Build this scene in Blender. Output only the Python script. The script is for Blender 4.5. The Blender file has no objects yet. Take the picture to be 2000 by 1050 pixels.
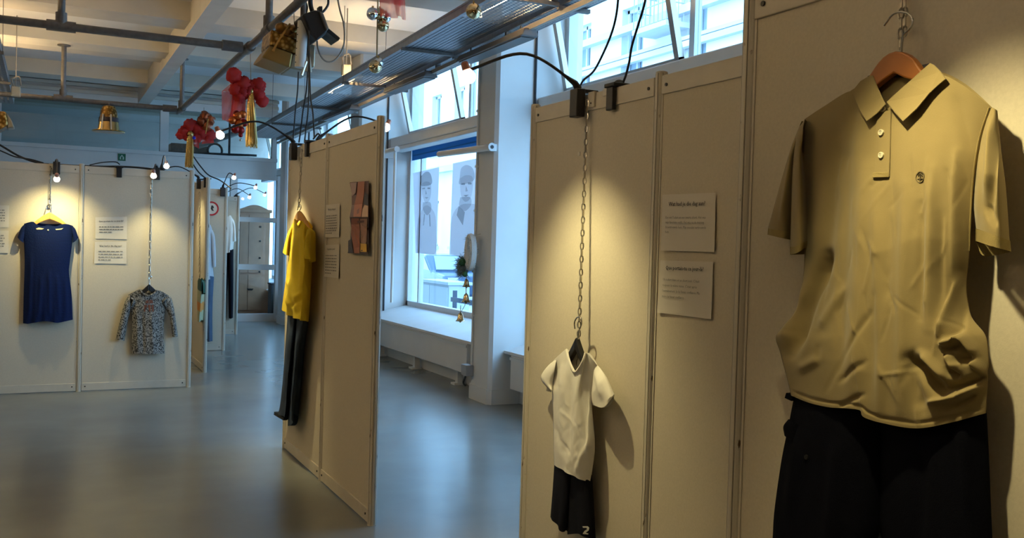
import bpy, bmesh, math, random
from mathutils import Vector, Matrix
random.seed(7)
scene = bpy.context.scene
COL = scene.collection
PI = math.pi

# ------------------------------------------------------------------ camera
FPX = 1830.0
TH, PT, RO = math.radians(26.5), .0246, .028
CAM = Vector((0, 0, 1.4))
_fh = Vector((math.sin(TH), math.cos(TH), 0)); _r0 = Vector((math.cos(TH), -math.sin(TH), 0)); _z = Vector((0, 0, 1))
_f = math.cos(PT)*_fh - math.sin(PT)*_z
_u0 = math.sin(PT)*_fh + math.cos(PT)*_z
_r = math.cos(RO)*_r0 + math.sin(RO)*_u0
_u = -math.sin(RO)*_r0 + math.cos(RO)*_u0
cd = bpy.data.cameras.new('camera'); cam = bpy.data.objects.new('camera', cd); COL.objects.link(cam)
cd.sensor_fit = 'HORIZONTAL'; cd.sensor_width = 36; cd.lens = FPX/2000*36
cd.clip_start = .02; cd.clip_end = 200
M = Matrix.Identity(4)
for i in range(3):
    M[i][0], M[i][1], M[i][2], M[i][3] = _r[i], _u[i], -_f[i], CAM[i]
cam.matrix_world = M
scene.camera = cam

def on(px, py, ax, c):
    """measure: where the sight line of a photo pixel meets the plane ax = c of the room"""
    d = _f + (px-1000)/FPX*_r - (py-525)/FPX*_u
    i = 'xyz'.index(ax)
    return CAM + d*((c-CAM[i])/d[i])

# ------------------------------------------------------------------ world, exposure, lights
vs = scene.view_settings
vs.view_transform = 'Standard'; vs.look = 'None'; vs.gamma = 1; vs.use_curve_mapping = False
vs.exposure = 0.12
SKY_STRENGTH = 7.2
UPLIGHT = 104.0
SPOT = 1.1
w = bpy.data.worlds.new('overcast_sky'); scene.world = w; w.use_nodes = True
nt = w.node_tree; bg = nt.nodes['Background']
tc = nt.nodes.new('ShaderNodeTexCoord'); sx = nt.nodes.new('ShaderNodeSeparateXYZ'); rp = nt.nodes.new('ShaderNodeValToRGB')
nt.links.new(tc.outputs['Generated'], sx.inputs[0]); nt.links.new(sx.outputs['Z'], rp.inputs[0]); nt.links.new(rp.outputs[0], bg.inputs[0])
rp.color_ramp.elements[0].position = 0; rp.color_ramp.elements[0].color = (.38, .69, 1.0, 1)
rp.color_ramp.elements[1].position = .8; rp.color_ramp.elements[1].color = (.32, .63, 1.0, 1)
bg.inputs[1].default_value = SKY_STRENGTH
scene.cycles.max_bounces = 8; scene.cycles.diffuse_bounces = 5; scene.cycles.transparent_max_bounces = 16
scene.cycles.sample_clamp_indirect = 6; scene.cycles.caustics_reflective = False; scene.cycles.caustics_refractive = False

def portal(y0, y1):                               # tells the sampler where the sky comes in; gives no light of its own
    l = bpy.data.lights.new('portal', 'AREA'); l.shape = 'RECTANGLE'; l.size = 3.2; l.size_y = y1-y0; l.cycles.is_portal = True
    o = bpy.data.objects.new('portal', l); COL.objects.link(o)
    o.location = (4.4, (y0+y1)/2, 2.1); o.rotation_euler = (0, PI/2, 0)
BAYS = [(3.87, 7.41), (7.87, 11.41), (11.87, 15.41), (15.87, 19.4)]
for b in BAYS: portal(*b)

# ------------------------------------------------------------------ materials
def srgb(r, g, b):
    f = lambda c: c/12.92 if c <= .04045 else ((c+.055)/1.055)**2.4
    return tuple(f(v/255) for v in (r, g, b))
MATS = {}
def mat(name, col, rough=.6, metal=0, noise=0, nscale=30, bump=0, bscale=200, spec=.4, sheen=0, emit=0, trans=0, pattern=None, alpha=1, coat=0):
    if name in MATS: return MATS[name]
    m = bpy.data.materials.new(name); m.use_nodes = True; MATS[name] = m
    n = m.node_tree.nodes; L = m.node_tree.links
    p = n['Principled BSDF']
    p.inputs['Base Color'].default_value = (*col, 1); p.inputs['Roughness'].default_value = rough
    p.inputs['Metallic'].default_value = metal; p.inputs['Specular IOR Level'].default_value = spec
    p.inputs['Sheen Weight'].default_value = sheen; p.inputs['Alpha'].default_value = alpha
    p.inputs['Coat Weight'].default_value = coat
    if emit:
        p.inputs['Emission Color'].default_value = (*col, 1); p.inputs['Emission Strength'].default_value = emit
    t = n.new('ShaderNodeTexCoord')
    if noise:
        nz = n.new('ShaderNodeTexNoise'); nz.inputs['Scale'].default_value = nscale; nz.inputs['Detail'].default_value = 5
        L.new(t.outputs['Object'], nz.inputs['Vector'])
        mx = n.new('ShaderNodeMix'); mx.data_type = 'RGBA'; mx.blend_type = 'MULTIPLY'; mx.inputs[0].default_value = 1
        rr = n.new('ShaderNodeMapRange'); rr.inputs[1].default_value = .3; rr.inputs[2].default_value = .7
        rr.inputs[3].default_value = 1-noise; rr.inputs[4].default_value = 1+noise*.4
        L.new(nz.outputs[0], rr.inputs[0])
        mx.inputs[6].default_value = (*col, 1); L.new(rr.outputs[0], mx.inputs[7]); L.new(mx.outputs[2], p.inputs['Base Color'])
    if bump:
        b = n.new('ShaderNodeTexNoise'); b.inputs['Scale'].default_value = bscale; b.inputs['Detail'].default_value = 3
        L.new(t.outputs['Object'], b.inputs['Vector'])
        bp = n.new('ShaderNodeBump'); bp.inputs['Strength'].default_value = bump; bp.inputs['Distance'].default_value = .003
        L.new(b.outputs[0], bp.inputs['Height']); L.new(bp.outputs[0], p.inputs['Normal'])
    if trans:
        tr = n.new('ShaderNodeBsdfTranslucent'); tr.inputs[0].default_value = (*col, 1)
        ms = n.new('ShaderNodeMixShader'); ms.inputs[0].default_value = trans
        L.new(p.outputs[0], ms.inputs[1]); L.new(tr.outputs[0], ms.inputs[2]); L.new(ms.outputs[0], n['Material Output'].inputs[0])
    if pattern: pattern(n, L, p, t, col)
    return m
def ramp_pat(node_type, scale, stops, socket=0, feature=None):
    def f(n, L, p, t, col):
        x = n.new(node_type); x.inputs['Scale'].default_value = scale
        if feature: x.feature = feature
        L.new(t.outputs['Object'], x.inputs['Vector'])
        r = n.new('ShaderNodeValToRGB'); e = r.color_ramp.elements
        while len(e) < len(stops): e.new(.5)
        for q, (pos, c) in zip(e, stops): q.position = pos; q.color = (*c, 1)
        L.new(x.outputs[socket], r.inputs[0]); L.new(r.outputs[0], p.inputs['Base Color'])
    return f
def glass_mat(name, tint, gloss=.08, rough=.02):
    m = bpy.data.materials.new(name); m.use_nodes = True; n = m.node_tree.nodes; L = m.node_tree.links
    n.remove(n['Principled BSDF'])
    a = n.new('ShaderNodeBsdfTransparent'); a.inputs[0].default_value = (*tint, 1)
    g = n.new('ShaderNodeBsdfGlossy'); g.inputs['Roughness'].default_value = rough
    fr = n.new('ShaderNodeLayerWeight'); fr.inputs[0].default_value = .5
    pw = n.new('ShaderNodeMath'); pw.operation = 'POWER'; pw.inputs[1].default_value = 5
    ma = n.new('ShaderNodeMath'); ma.operation = 'MULTIPLY_ADD'; ma.inputs[1].default_value = .6; ma.inputs[2].default_value = gloss*.4
    L.new(fr.outputs['Facing'], pw.inputs[0]); L.new(pw.outputs[0], ma.inputs[0])
    ms = n.new('ShaderNodeMixShader')
    L.new(ma.outputs[0], ms.inputs[0]); L.new(a.outputs[0], ms.inputs[1]); L.new(g.outputs[0], ms.inputs[2]); L.new(ms.outputs[0], n['Material Output'].inputs[0])
    MATS[name] = m; return m
def ink_film(name, tint):
    m = bpy.data.materials.new(name); m.use_nodes = True; n = m.node_tree.nodes; L = m.node_tree.links
    n.remove(n['Principled BSDF']); a = n.new('ShaderNodeBsdfTransparent'); a.inputs[0].default_value = (*tint, 1)
    L.new(a.outputs[0], n['Material Output'].inputs[0]); MATS[name] = m; return m
def tulle_mat(name, col, cover):
    m = bpy.data.materials.new(name); m.use_nodes = True; n = m.node_tree.nodes; L = m.node_tree.links
    p = n['Principled BSDF']; p.inputs['Base Color'].default_value = (*col, 1); p.inputs['Roughness'].default_value = .7
    tl = n.new('ShaderNodeBsdfTranslucent'); tl.inputs[0].default_value = (*col, 1)
    tr = n.new('ShaderNodeBsdfTransparent'); a = n.new('ShaderNodeMixShader'); b = n.new('ShaderNodeMixShader')
    a.inputs[0].default_value = .45; b.inputs[0].default_value = cover
    L.new(p.outputs[0], a.inputs[1]); L.new(tl.outputs[0], a.inputs[2]); L.new(tr.outputs[0], b.inputs[1]); L.new(a.outputs[0], b.inputs[2])
    L.new(b.outputs[0], n['Material Output'].inputs[0]); MATS[name] = m; return m

m_white = mat('white_paint', (.66, .66, .65), .55, noise=.06, nscale=3, bump=.05, bscale=40)
m_ceil = mat('ceiling_paint', (.68, .67, .66), .7, noise=.05, nscale=2)
m_beam = mat('beam_paint', (.52, .48, .42), .7, noise=.08, nscale=4)
m_beam2 = mat('cream_beam_paint', (.62, .58, .5), .7, noise=.06, nscale=4)
m_floor = mat('grey_resin_floor', (.20, .215, .205), .24, noise=.16, nscale=1.6, bump=.02, bscale=25, spec=.5)
m_board = mat('panel_fabric', (.58, .525, .42), .85, noise=.06, nscale=160, bump=.10, bscale=600, spec=.15)
m_rail = mat('panel_rail', (.58, .53, .44), .5, noise=.06, nscale=15)
def rust(n, L, p, t, col):
    mp_ = n.new('ShaderNodeMapping'); mp_.inputs['Scale'].default_value = (1, 1, .35); L.new(t.outputs['Object'], mp_.inputs['Vector'])
    x = n.new('ShaderNodeTexNoise'); x.inputs['Scale'].default_value = 48; x.inputs['Detail'].default_value = 4; L.new(mp_.outputs[0], x.inputs['Vector'])
    r = n.new('ShaderNodeValToRGB'); r.color_ramp.elements[0].position = .655; r.color_ramp.elements[0].color = (*col, 1)
    r.color_ramp.elements[1].position = .70; r.color_ramp.elements[1].color = (.10, .06, .035, 1)
    L.new(x.outputs[0], r.inputs[0]); L.new(r.outputs[0], p.inputs['Base Color'])
m_post = mat('panel_post_metal', (.56, .52, .44), .42, pattern=rust)
m_bolt = mat('dark_bolt', (.03, .03, .03), .4, metal=.6)
m_black = mat('black_plastic', (.012, .012, .014), .42)
m_cable = mat('black_cable', (.012, .012, .013), .5)
m_gcable = mat('grey_cable', (.30, .27, .23), .5)
m_steel = mat('galvanised_steel', (.19, .175, .165), .45, metal=.55, noise=.22, nscale=26)
m_tray = mat('tray_steel', (.34, .35, .37), .42, metal=.8, noise=.15, nscale=20)
m_chrome = mat('hook_wire', (.62, .6, .56), .22, metal=1)
m_chain = mat('chain_metal', (.42, .39, .33), .3, metal=1)
m_wood = mat('hanger_wood', srgb(176, 108, 46), .38, noise=.22, nscale=14, coat=.3)
m_lightwood = mat('pale_hanger_wood', srgb(225, 170, 90), .4, noise=.15, nscale=14)
m_paper = mat('paper', (.64, .60, .53), .8)
m_ink = mat('ink', (.05, .05, .05), .8)
m_inkgrey = mat('grey_ink', (.19, .185, .17), .8)
m_glass = glass_mat('window_glass', (.93, .97, 1.0))
m_uglass = glass_mat('upper_glass', (.78, .80, .78))
m_dglass = glass_mat('door_glass', (.93, .96, .98))
m_frame = mat('window_frame_paint', (.60, .62, .63), .4)
m_alu = mat('sash_aluminium', (.42, .38, .34), .3, metal=.7)
m_darkgap = mat('dark_pipe', (.035, .035, .04), .5)
m_gold = mat('gold_foil', (.50, .32, .12), .26, metal=1, bump=.3, bscale=60)
m_goldpat = mat('gold_scale_foil', (.6, .4, .1), .3, metal=.85, pattern=ramp_pat('ShaderNodeTexVoronoi', 34, [(.0, (.75, .58, .3)), (.35, (.5, .3, .08)), (.6, (.18, .09, .02))]))
m_red = tulle_mat('red_tulle', (.72, .045, .04), .85)
m_redthin = tulle_mat('thin_red_tulle', (.78, .06, .05), .6)
m_redball = mat('dark_red_bauble', (.25, .01, .01), .25, metal=.5)
m_orball = mat('copper_bauble', (.55, .13, .03), .25, metal=.8)
m_bauble = mat('gold_bauble', (.66, .50, .28), .08, metal=1)
m_silver = mat('silver_bauble', (.75, .74, .74), .06, metal=1)
m_tube = mat('white_enamel', (.74, .72, .68), .4)

# ------------------------------------------------------------------ mesh helpers
INV = {}
def _tag(o, label, cat, group):
    if label: o['label'] = label
    if cat: o['category'] = cat
    if group: o['group'] = group
def thing(name, label, cat, loc=(0, 0, 0), rotz=0, group=None):
    o = bpy.data.objects.new(name, None); COL.objects.link(o)
    o.location = loc; o.rotation_euler = (0, 0, rotz); o.empty_display_size = .1
    _tag(o, label, cat, group)
    INV[o.name] = (Matrix.Translation(Vector(loc)) @ Matrix.Rotation(rotz, 4, 'Z')).inverted()
    return o
class MB:
    def __init__(s): s.v = []; s.f = []
    def add(s, vs, fs):
        k = len(s.v); s.v += [Vector(q) for q in vs]; s.f += [tuple(i+k for i in q) for q in fs]; return s
    def box(s, a, b):
        x0, x1 = sorted((a[0], b[0])); y0, y1 = sorted((a[1], b[1])); z0, z1 = sorted((a[2], b[2]))
        return s.add([(x0,y0,z0),(x1,y0,z0),(x1,y1,z0),(x0,y1,z0),(x0,y0,z1),(x1,y0,z1),(x1,y1,z1),(x0,y1,z1)],
                     [(0,3,2,1),(4,5,6,7),(0,1,5,4),(1,2,6,5),(2,3,7,6),(3,0,4,7)])
    def tube(s, pts, r, n=8, caps=True):
        pts = [Vector(p) for p in pts]; N = len(pts); rr = r if isinstance(r, (list, tuple)) else [r]*N
        k = len(s.v); up = None
        for i, p in enumerate(pts):
            d = (pts[min(i+1, N-1)]-pts[max(i-1, 0)])
            d = d.normalized() if d.length > 1e-9 else Vector((0, 0, 1))
            if up is None: up = Vector((0, 0, 1)) if abs(d.z) < .9 else Vector((1, 0, 0))
            a = d.cross(up); a = a.normalized() if a.length > 1e-6 else d.orthogonal().normalized()
            b = d.cross(a).normalized(); up = a.cross(d)
            for j in range(n):
                t = 2*PI*j/n; s.v.append(p+(a*math.cos(t)+b*math.sin(t))*rr[i])
        for i in range(N-1):
            for j in range(n):
                s.f.append((k+i*n+j, k+i*n+(j+1)%n, k+(i+1)*n+(j+1)%n, k+(i+1)*n+j))
        if caps: s.f.append(tuple(k+j for j in range(n))[::-1]); s.f.append(tuple(k+(N-1)*n+j for j in range(n)))
        return s
    def lathe(s, c, prof, n=16, axis='z'):
        """prof: (r, h) list"""
        k = len(s.v); c = Vector(c)
        for r, h in prof:
            for j in range(n):
                t = 2*PI*j/n; q = (r*math.cos(t), r*math.sin(t), h)
                if axis == 'x': q = (h, q[0], q[1])
                if axis == 'y': q = (q[0], h, q[1])
                s.v.append(c+Vector(q))
        for i in range(len(prof)-1):
            for j in range(n): s.f.append((k+i*n+j, k+i*n+(j+1)%n, k+(i+1)*n+(j+1)%n, k+(i+1)*n+j))
        s.f.append(tuple(k+j for j in range(n))[::-1]); s.f.append(tuple(k+(len(prof)-1)*n+j for j in range(n)))
        return s
    def ball(s, c, r, n=14, m=9, squash=1, jit=0):
        prof = []
        for i in range(m+1):
            a = -PI/2+PI*i/m; prof.append((max(r*math.cos(a), r*.02), r*math.sin(a)*squash))
        k = len(s.v); s.lathe(c, prof, n)
        if jit:
            for i in range(k, len(s.v)):
                d = s.v[i]-Vector(c); s.v[i] = Vector(c)+d*(1+random.uniform(-jit, jit))
        return s
    def prism(s, pts, d):
        """closed polygon of world points pushed along vector d"""
        n = len(pts); d = Vector(d)
        return s.add([Vector(p) for p in pts]+[Vector(p)+d for p in pts],
                     [tuple(range(n))[::-1], tuple(range(n, 2*n))]+[(i, (i+1)%n, n+(i+1)%n, n+i) for i in range(n)])
    def build(s, name, m, parent=None, smooth=False, root=None, kind=None, bevel=0):
        me = bpy.data.meshes.new(name); inv = None
        r = root or parent
        while r is not None and r.parent is not None: r = r.parent
        if r is not None: inv = INV.get(r.name)
        vs = [inv @ v for v in s.v] if inv else s.v
        me.from_pydata([tuple(v) for v in vs], [], s.f)
        bm = bmesh.new(); bm.from_mesh(me); bmesh.ops.recalc_face_normals(bm, faces=bm.faces); bm.to_mesh(me); bm.free()
        if smooth:
            for p in me.polygons: p.use_smooth = True
            if smooth != 'all':
                me.set_sharp_from_angle(angle=math.radians(40))
        me.materials.append(m)
        o = bpy.data.objects.new(name, me); COL.objects.link(o)
        if parent is not None: o.parent = parent
        if kind: o['kind'] = kind
        if bevel:
            b = o.modifiers.new('bevel', 'BEVEL'); b.width = bevel; b.segments = 2; b.limit_method = 'ANGLE'
        return o
def single(o, label, cat, group=None): _tag(o, label, cat, group); return o
def struct(name, mb, m, parent=None, **k): return mb.build(name, m, parent, kind=None if parent else 'structure', **k)
def sroot(name):
    o = bpy.data.objects.new(name, None); COL.objects.link(o); o['kind'] = 'structure'; INV[o.name] = Matrix.Identity(4); return o

def catmull(pts, n):
    P = [Vector(p) for p in pts]
    if len(P) == 2: return [P[0].lerp(P[1], i/n) for i in range(n+1)]
    P = [P[0]*2-P[1]]+P+[P[-1]*2-P[-2]]
    seg = len(P)-3; cum = [0]; fine = []
    for i in range(seg):
        for j in range(12):
            t = j/12; a, b, c, d = P[i:i+4]
            fine.append(.5*((2*b)+(c-a)*t+(2*a-5*b+4*c-d)*t*t+(3*b-a-3*c+d)*t**3))
    fine.append(P[-2])
    for a, b in zip(fine, fine[1:]): cum.append(cum[-1]+(b-a).length)
    out = []; k = 0
    for i in range(n+1):
        q = cum[-1]*i/n
        while k < len(fine)-2 and cum[k+1] < q: k += 1
        d = cum[k+1]-cum[k]
        out.append(fine[k].lerp(fine[k+1], (q-cum[k])/d if d > 1e-9 else 0))
    return out

class Frame:
    """a panel face: 'x' faces -x at x = c, 'y' faces -y at y = c; w is the distance out of the face"""
    def __init__(s, ax, c): s.ax, s.c = ax, c
    def at(s, px, py, w=0): return on(px, py, s.ax, s.c-w)
    def out(s, p, w): return Vector((s.c-w, p.y, p.z)) if s.ax == 'x' else Vector((p.x, s.c-w, p.z))
    def n(s): return Vector((-1, 0, 0)) if s.ax == 'x' else Vector((0, -1, 0))
F_NEAR, F_RIGHT, F_YEL, F_LEFT = Frame('x', 1.45), Frame('x', 1.89), Frame('x', 1.45), Frame('y', 9.12)
F_C, F_D, F_E = Frame('x', 1.48), Frame('y', 12.0), Frame('y', 13.95)

def plate(fr, pts, w0, w1, name, m, parent, smoothed=0):
    if smoothed: pts = [tuple(v) for v in catmull([(x, y, 0) for x, y in pts+[pts[0]]], smoothed)[:-1]]
    P = [fr.at(p[0], p[1], w0) for p in pts]
    return MB().prism(P, fr.n()*(w1-w0)).build(name, m, parent)

class Cloth:
    def __init__(s, fr, T, B, L, R, we=.05, bulge=.04, back=.012, nu=36, nv=44, folds=(), Tb=None, Bb=None, prof=None, waves=()):
        s.fr = fr; s.nu, s.nv = nu, nv
        v3 = lambda q: [(x, y, 0) for x, y in q]
        l, r_ = catmull(v3(L), nv), catmull(v3(R), nv)
        def coons(T, B):
            t, b = catmull(v3(T), nu), catmull(v3(B), nu); g = []
            for j in range(nv+1):
                y = j/nv; row = []
                for i in range(nu+1):
                    x = i/nu
                    q = (1-y)*t[i]+y*b[i]+(1-x)*l[j]+x*r_[j]-((1-x)*(1-y)*t[0]+x*(1-y)*t[-1]+(1-x)*y*b[0]+x*y*b[-1])
                    row.append(q)
                g.append(row)
            return g
        s.g = coons(T, B); gb = coons(Tb or T, Bb or B)
        s.w = []; V = []; idx = {}
        for j in range(nv+1):
            wr = []
            for i in range(nu+1):
                x, y = i/nu, j/nv; q = s.g[j][i]
                e = max(0, 1-abs(2*x-1)**2.4)
                pf = prof(y) if prof else 1; w = wb = we+bulge*e*pf
                for f in folds:
                    (x0, y0), (x1, y1), wd, h = f[:4]
                    dx, dy = x1-x0, y1-y0; L2 = dx*dx+dy*dy
                    t = ((q.x-x0)*dx+(q.y-y0)*dy)/L2; tcl = min(1, max(0, t))
                    d2 = (q.x-x0-tcl*dx)**2+(q.y-y0-tcl*dy)**2
                    w += h*math.exp(-d2/(wd*wd))*min(1, .35+1.3*math.sin(PI*tcl))*min(1, .25+1.6*e)
                for k, ph, amp, t0 in waves:
                    w += amp*math.sin(k*x*2*PI+ph)*min(1, max(0, (y-t0)/max(1e-6, 1-t0)))*min(1, e*1.5)
                wr.append((wb, w)); idx['f', j, i] = len(V); V.append(fr.out(fr.at(q.x, q.y, wb), w))
            s.w.append(wr)
        for j in range(nv+1):
            for i in range(nu+1):
                if i in (0, nu): idx['b', j, i] = idx['f', j, i]; continue
                x = i/nu; q = gb[j][i]; e = max(0, 1-abs(2*x-1)**4)*(min(1, prof(j/nv)) if prof else 1)
                idx['b', j, i] = len(V); V.append(fr.out(fr.at(q.x, q.y, we), we+(back-we)*e))
        s.mb = MB(); s.mb.v = V
        for side in 'fb':
            for j in range(nv):
                for i in range(nu): s.mb.f.append((idx[side, j, i], idx[side, j, i+1], idx[side, j+1, i+1], idx[side, j+1, i]))
    def build(s, name, m, parent): s.o = s.mb.build(name, m, parent, smooth='all'); return s.o
    def front(s, px, py):
        best = min(((s.g[j][i].x-px)**2+(s.g[j][i].y-py)**2, s.w[j][i]) for j in range(s.nv+1) for i in range(s.nu+1))
        return best[1]
    def pt(s, px, py, lift=0):
        wb, w = s.front(px, py); return s.fr.out(s.fr.at(px, py, wb), w+lift)

def text_mesh(txt, size, align='CENTER', width=None):
    c = bpy.data.curves.new('printed_text', 'FONT'); c.body = txt; c.size = size; c.align_x = align; c.resolution_u = 1; c.fill_mode = 'FRONT'
    o = bpy.data.objects.new('tmp_text', c); me = bpy.data.meshes.new_from_object(o)
    bpy.data.objects.remove(o); return me
def text_on(fr, center, txt, size, w, parent, m, align='CENTER', name='printed_text', bold=0, tilt=0):
    """center: world point on the face; text runs to the viewer's right"""
    me = text_mesh(txt, size, align); right = Vector((0, -1, 0)) if fr.ax == 'x' else Vector((1, 0, 0))
    rt = right*math.cos(tilt)+Vector((0, 0, math.sin(tilt))); up = Vector((0, 0, math.cos(tilt)))-right*math.sin(tilt)
    base = fr.out(center, w); r = parent
    while r.parent is not None: r = r.parent
    inv = INV[r.name]; co = [v.co.copy() for v in me.vertices]
    fs = [tuple(p.vertices) for p in me.polygons]; bpy.data.meshes.remove(me)
    mb = MB()
    offs = [(0, 0)] if not bold else [(-bold, 0), (bold, 0), (0, bold*.6)]
    for k, (ox, oy) in enumerate(offs): mb.add([base+rt*(v.x+ox)+up*(v.y+oy)+fr.n()*.00005*k for v in co], fs)
    return mb.build(name, m, parent)

# ================================================================== STRUCTURE
CZ = 3.75
struct('floor', MB().box((-6.2, -3.7, -.1), (4.35, 21, 0)), m_floor)
struct('ceiling', MB().box((-6.2, -3.7, CZ), (4.35, 21, CZ+.15)), m_ceil)
struct('wall_left', MB().box((-6.2, -3.7, 0), (-6.05, 21, CZ)), mat('cream_wall_paint', (.60, .50, .37), .7))
struct('wall_rear', MB().box((-6.05, -3.7, 0), (4.35, -3.55, CZ)), MATS['cream_wall_paint'])
struct('wall_far', MB().box((-6.05, 20.85, 0), (4.35, 21, CZ)), m_white)
# ceiling beams, each one of its own
nb = 0
def beam(a, b, m):
    global nb; nb += 1
    struct('trim_%d' % nb, MB().box(a, b), m)
for y0, y1 in ((-1.4, -.95), (.9, 1.35), (3.2, 3.65), (5.5, 5.95), (7.72, 8.17), (9.92, 10.37)):
    beam((-6.05, y0, 3.56), (4.35, y1, CZ), m_beam)
beam((-6.05, 11.77, 3.56), (4.35, 12.2, CZ), m_beam2)
beam((-6.05, 12.2, 3.6), (4.35, 12.72, CZ), m_beam)
beam((-6.05, 14.3, 3.56), (4.35, 14.75, CZ), m_beam2)
beam((-6.05, 17.6, 3.56), (4.35, 18.05, CZ), m_beam2)
beam((1.27, -3.55, 3.47), (1.44, 15.9, CZ), m_beam)
# pillars between the windows
def pillar(n, y0):
    y1 = y0+.46; r = .09; pts = [(4.35, y0), (3.53, y0), (3.5, y0+.03)]
    for k in range(7):
        a = PI/2*k/6; pts.append((3.5+r-r*math.cos(a), y1-r+r*math.sin(a)))
    pts.append((4.35, y1))
    o = struct('wall_pillar_%d' % n, MB().prism([(x, y, 0) for x, y in pts], (0, 0, CZ)), m_white, smooth=True)
    pl = [(4.35, y0-.015), (3.52, y0-.015), (3.485, y0+.02)]
    for k in range(7):
        a = PI/2*k/6; pl.append((3.485+.1-.1*math.cos(a), y1+.015-.1+.1*math.sin(a)))
    pl.append((4.35, y1+.015))
    MB().prism([(x, y, 0) for x, y in pl], (0, 0, .13)).build('plinth', m_white, o, smooth=True)
    MB().tube([(3.87, y0-.012, .5), (3.87, y0-.012, 3.7)], .011, 8).build('wall_pipe', m_darkgap, o, smooth=True)
    return o
INV_ID = Matrix.Identity(4)
PILLARS = {}
for n, y0 in enumerate((-.59, 3.41, 7.41, 11.41, 15.41)):
    PILLARS[n] = pillar(n+1, y0)
struct('wall_right', MB().box((3.8, -3.55, 0), (3.95, 21, .46)).box((4.15, -3.55, -.4), (4.35, 21, .56)).box((3.95, -3.55, 3.66), (4.35, 21, CZ)), m_white)
# windows
def window(n, y0, y1):
    R = sroot('window_%d' % n); X = 4.2
    fm = MB()
    for a, b in ((y0, y0+.06), (y1-.06, y1)): fm.box((X-.03, a, .57), (X+.06, b, 3.66))
    fm.box((X-.03, y0, .57), (X+.06, y1, .66)).box((X-.03, y0, 3.58), (X+.06, y1, 3.66)).box((X-.05, y0, .57), (X-.03, y1, .60))
    fm.build('frame', m_frame, R)
    MB().box((X-.01, y1-.40, .66), (X+.05, y1-.36, 2.62)).box((X-.01, y0+1.2, .66), (X+.05, y0+1.26, 2.62)).build('mullion', m_frame, R)
    MB().box((X+.015, y0+.06, .66), (X+.022, y1-.06, 2.62)).build('pane', m_glass, R)
    MB().box((3.91, y0+.002, 2.55), (4.08, y1-.002, 2.60)).box((3.9, y0+.002, 2.60), (X+.08, y1-.002, 2.72)).build('transom', m_white, R, bevel=.012)
    ys = y1-1.80
    MB().box((X+.0, ys-.05, 2.72), (X+.06, ys+.01, 3.58)).build('upper_mullion', m_frame, R)
    MB().box((X+.03, y0+.06, 2.72), (X+.037, ys-.05, 3.58)).build('pane', m_glass, R)
    # hopper sash tilted into the room, hinged at its bottom edge
    ang = math.radians(13); pv = Vector((X-.03, 0, 2.76))
    rot = Matrix.Translation(pv) @ Matrix.Rotation(-ang, 4, 'Y') @ Matrix.Translation(-pv)
    a, b = ys+.02, y1-.08
    sm = MB(); 
    for q0, q1 in ((a, a+.055), (b-.055, b)): sm.box((X-.07, q0, 2.76), (X-.02, q1, 3.55))
    sm.box((X-.07, a, 2.76), (X-.02, b, 2.82)).box((X-.07, a, 3.49), (X-.02, b, 3.55))
    sm.v = [rot @ v for v in sm.v]; s_ = sm.build('sash', m_alu, R)
    g = MB().box((X-.05, a+.055, 2.82), (X-.043, b-.055, 3.49)); g.v = [rot @ v for v in g.v]; g.build('sash_pane', m_glass, s_)
    # sloping sill board and the boxed radiator below it
    MB().prism([(3.64, y0, .45), (4.17, y0, .575), (4.17, y0, .60), (3.64, y0, .475)], (0, y1-y0, 0)).build('sill', m_white, R)
    return R
for i, b in enumerate(BAYS): window(i+1, *b)
struct('wall_right_front', MB().box((3.95, -3.55, .46), (4.35, 3.41, 3.66)), m_white)
def radiator(y0, y1, label):
    t = thing('radiator_cover', label, 'radiator', (3.72, (y0+y1)/2, 0), group='boxed radiators under the windows')
    MB().box((3.65, y0, .15), (3.79, y1, .448)).build('casing', m_white, t, bevel=.008)
    MB().box((3.64, y0, .405), (3.65, y1, .43)).build('grille_lip', m_frame, t)
    for k in range(3):
        y = y0+.35+(y1-y0-.7)*k/2
        MB().box((3.70, y-.03, 0), (3.76, y+.03, .15)).box((3.66, y-.05, 0), (3.78, y+.05, .02)).build('foot', m_white, t)
    MB().lathe((3.72, y0-.05, .17), [(.012, -.05), (.012, .02), (.022, .02), (.022, .07), (.015, .08)], 10).build('valve', m_darkgap, t)
radiator(8.25, 11.38, 'long white boxed radiator below the poster window')
radiator(4.2, 7.3, 'white boxed radiator behind the panel with the white shirt')
# glazed partition at the end of the room
wb = MB().box((-6.05, 16.1, 2.47), (3.5, 16.24, 2.76)).box((-6.05, 16.04, 2.70), (3.5, 16.1, 2.76))
wb.box((-6.05, 16.08, 3.45), (3.5, 16.22, CZ)).box((-6.05, 16.1, 0), (1.7, 16.22, 2.47)).box((-6.05, 16.1, 2.76), (-.62, 16.22, 3.45))
struct('wall_back', wb, m_white)
struct('trim_20', MB().box((-6.05, 16.02, 3.58), (3.5, 16.08, 3.63)).box((-6.05, 16.0, 3.68), (3.5, 16.08, 3.73)), m_beam2)
R = sroot('window_6')
MB().box((1.63, 16.1, 2.76), (1.76, 16.2, 3.45)).box((3.42, 16.1, 2.76), (3.5, 16.2, 3.45)).build('frame', m_white, R)
for a, b in ((-.62, 1.63), (1.76, 3.42)): MB().box((a, 16.14, 2.76), (b, 16.15, 3.45)).build('pane', m_uglass, R)
R = sroot('door_1')
dm = MB()
for a, b in ((1.7, 1.78), (2.75, 2.86), (3.52, 3.62)): dm.box((a, 16.1, 0), (b, 16.2, 2.47))
for a, b in ((0, .13), (.875, .965), (1.68, 1.76), (2.40, 2.47)): dm.box((1.78, 16.11, a), (3.52, 16.19, b))
dm.build('frame', m_white, R)
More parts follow.
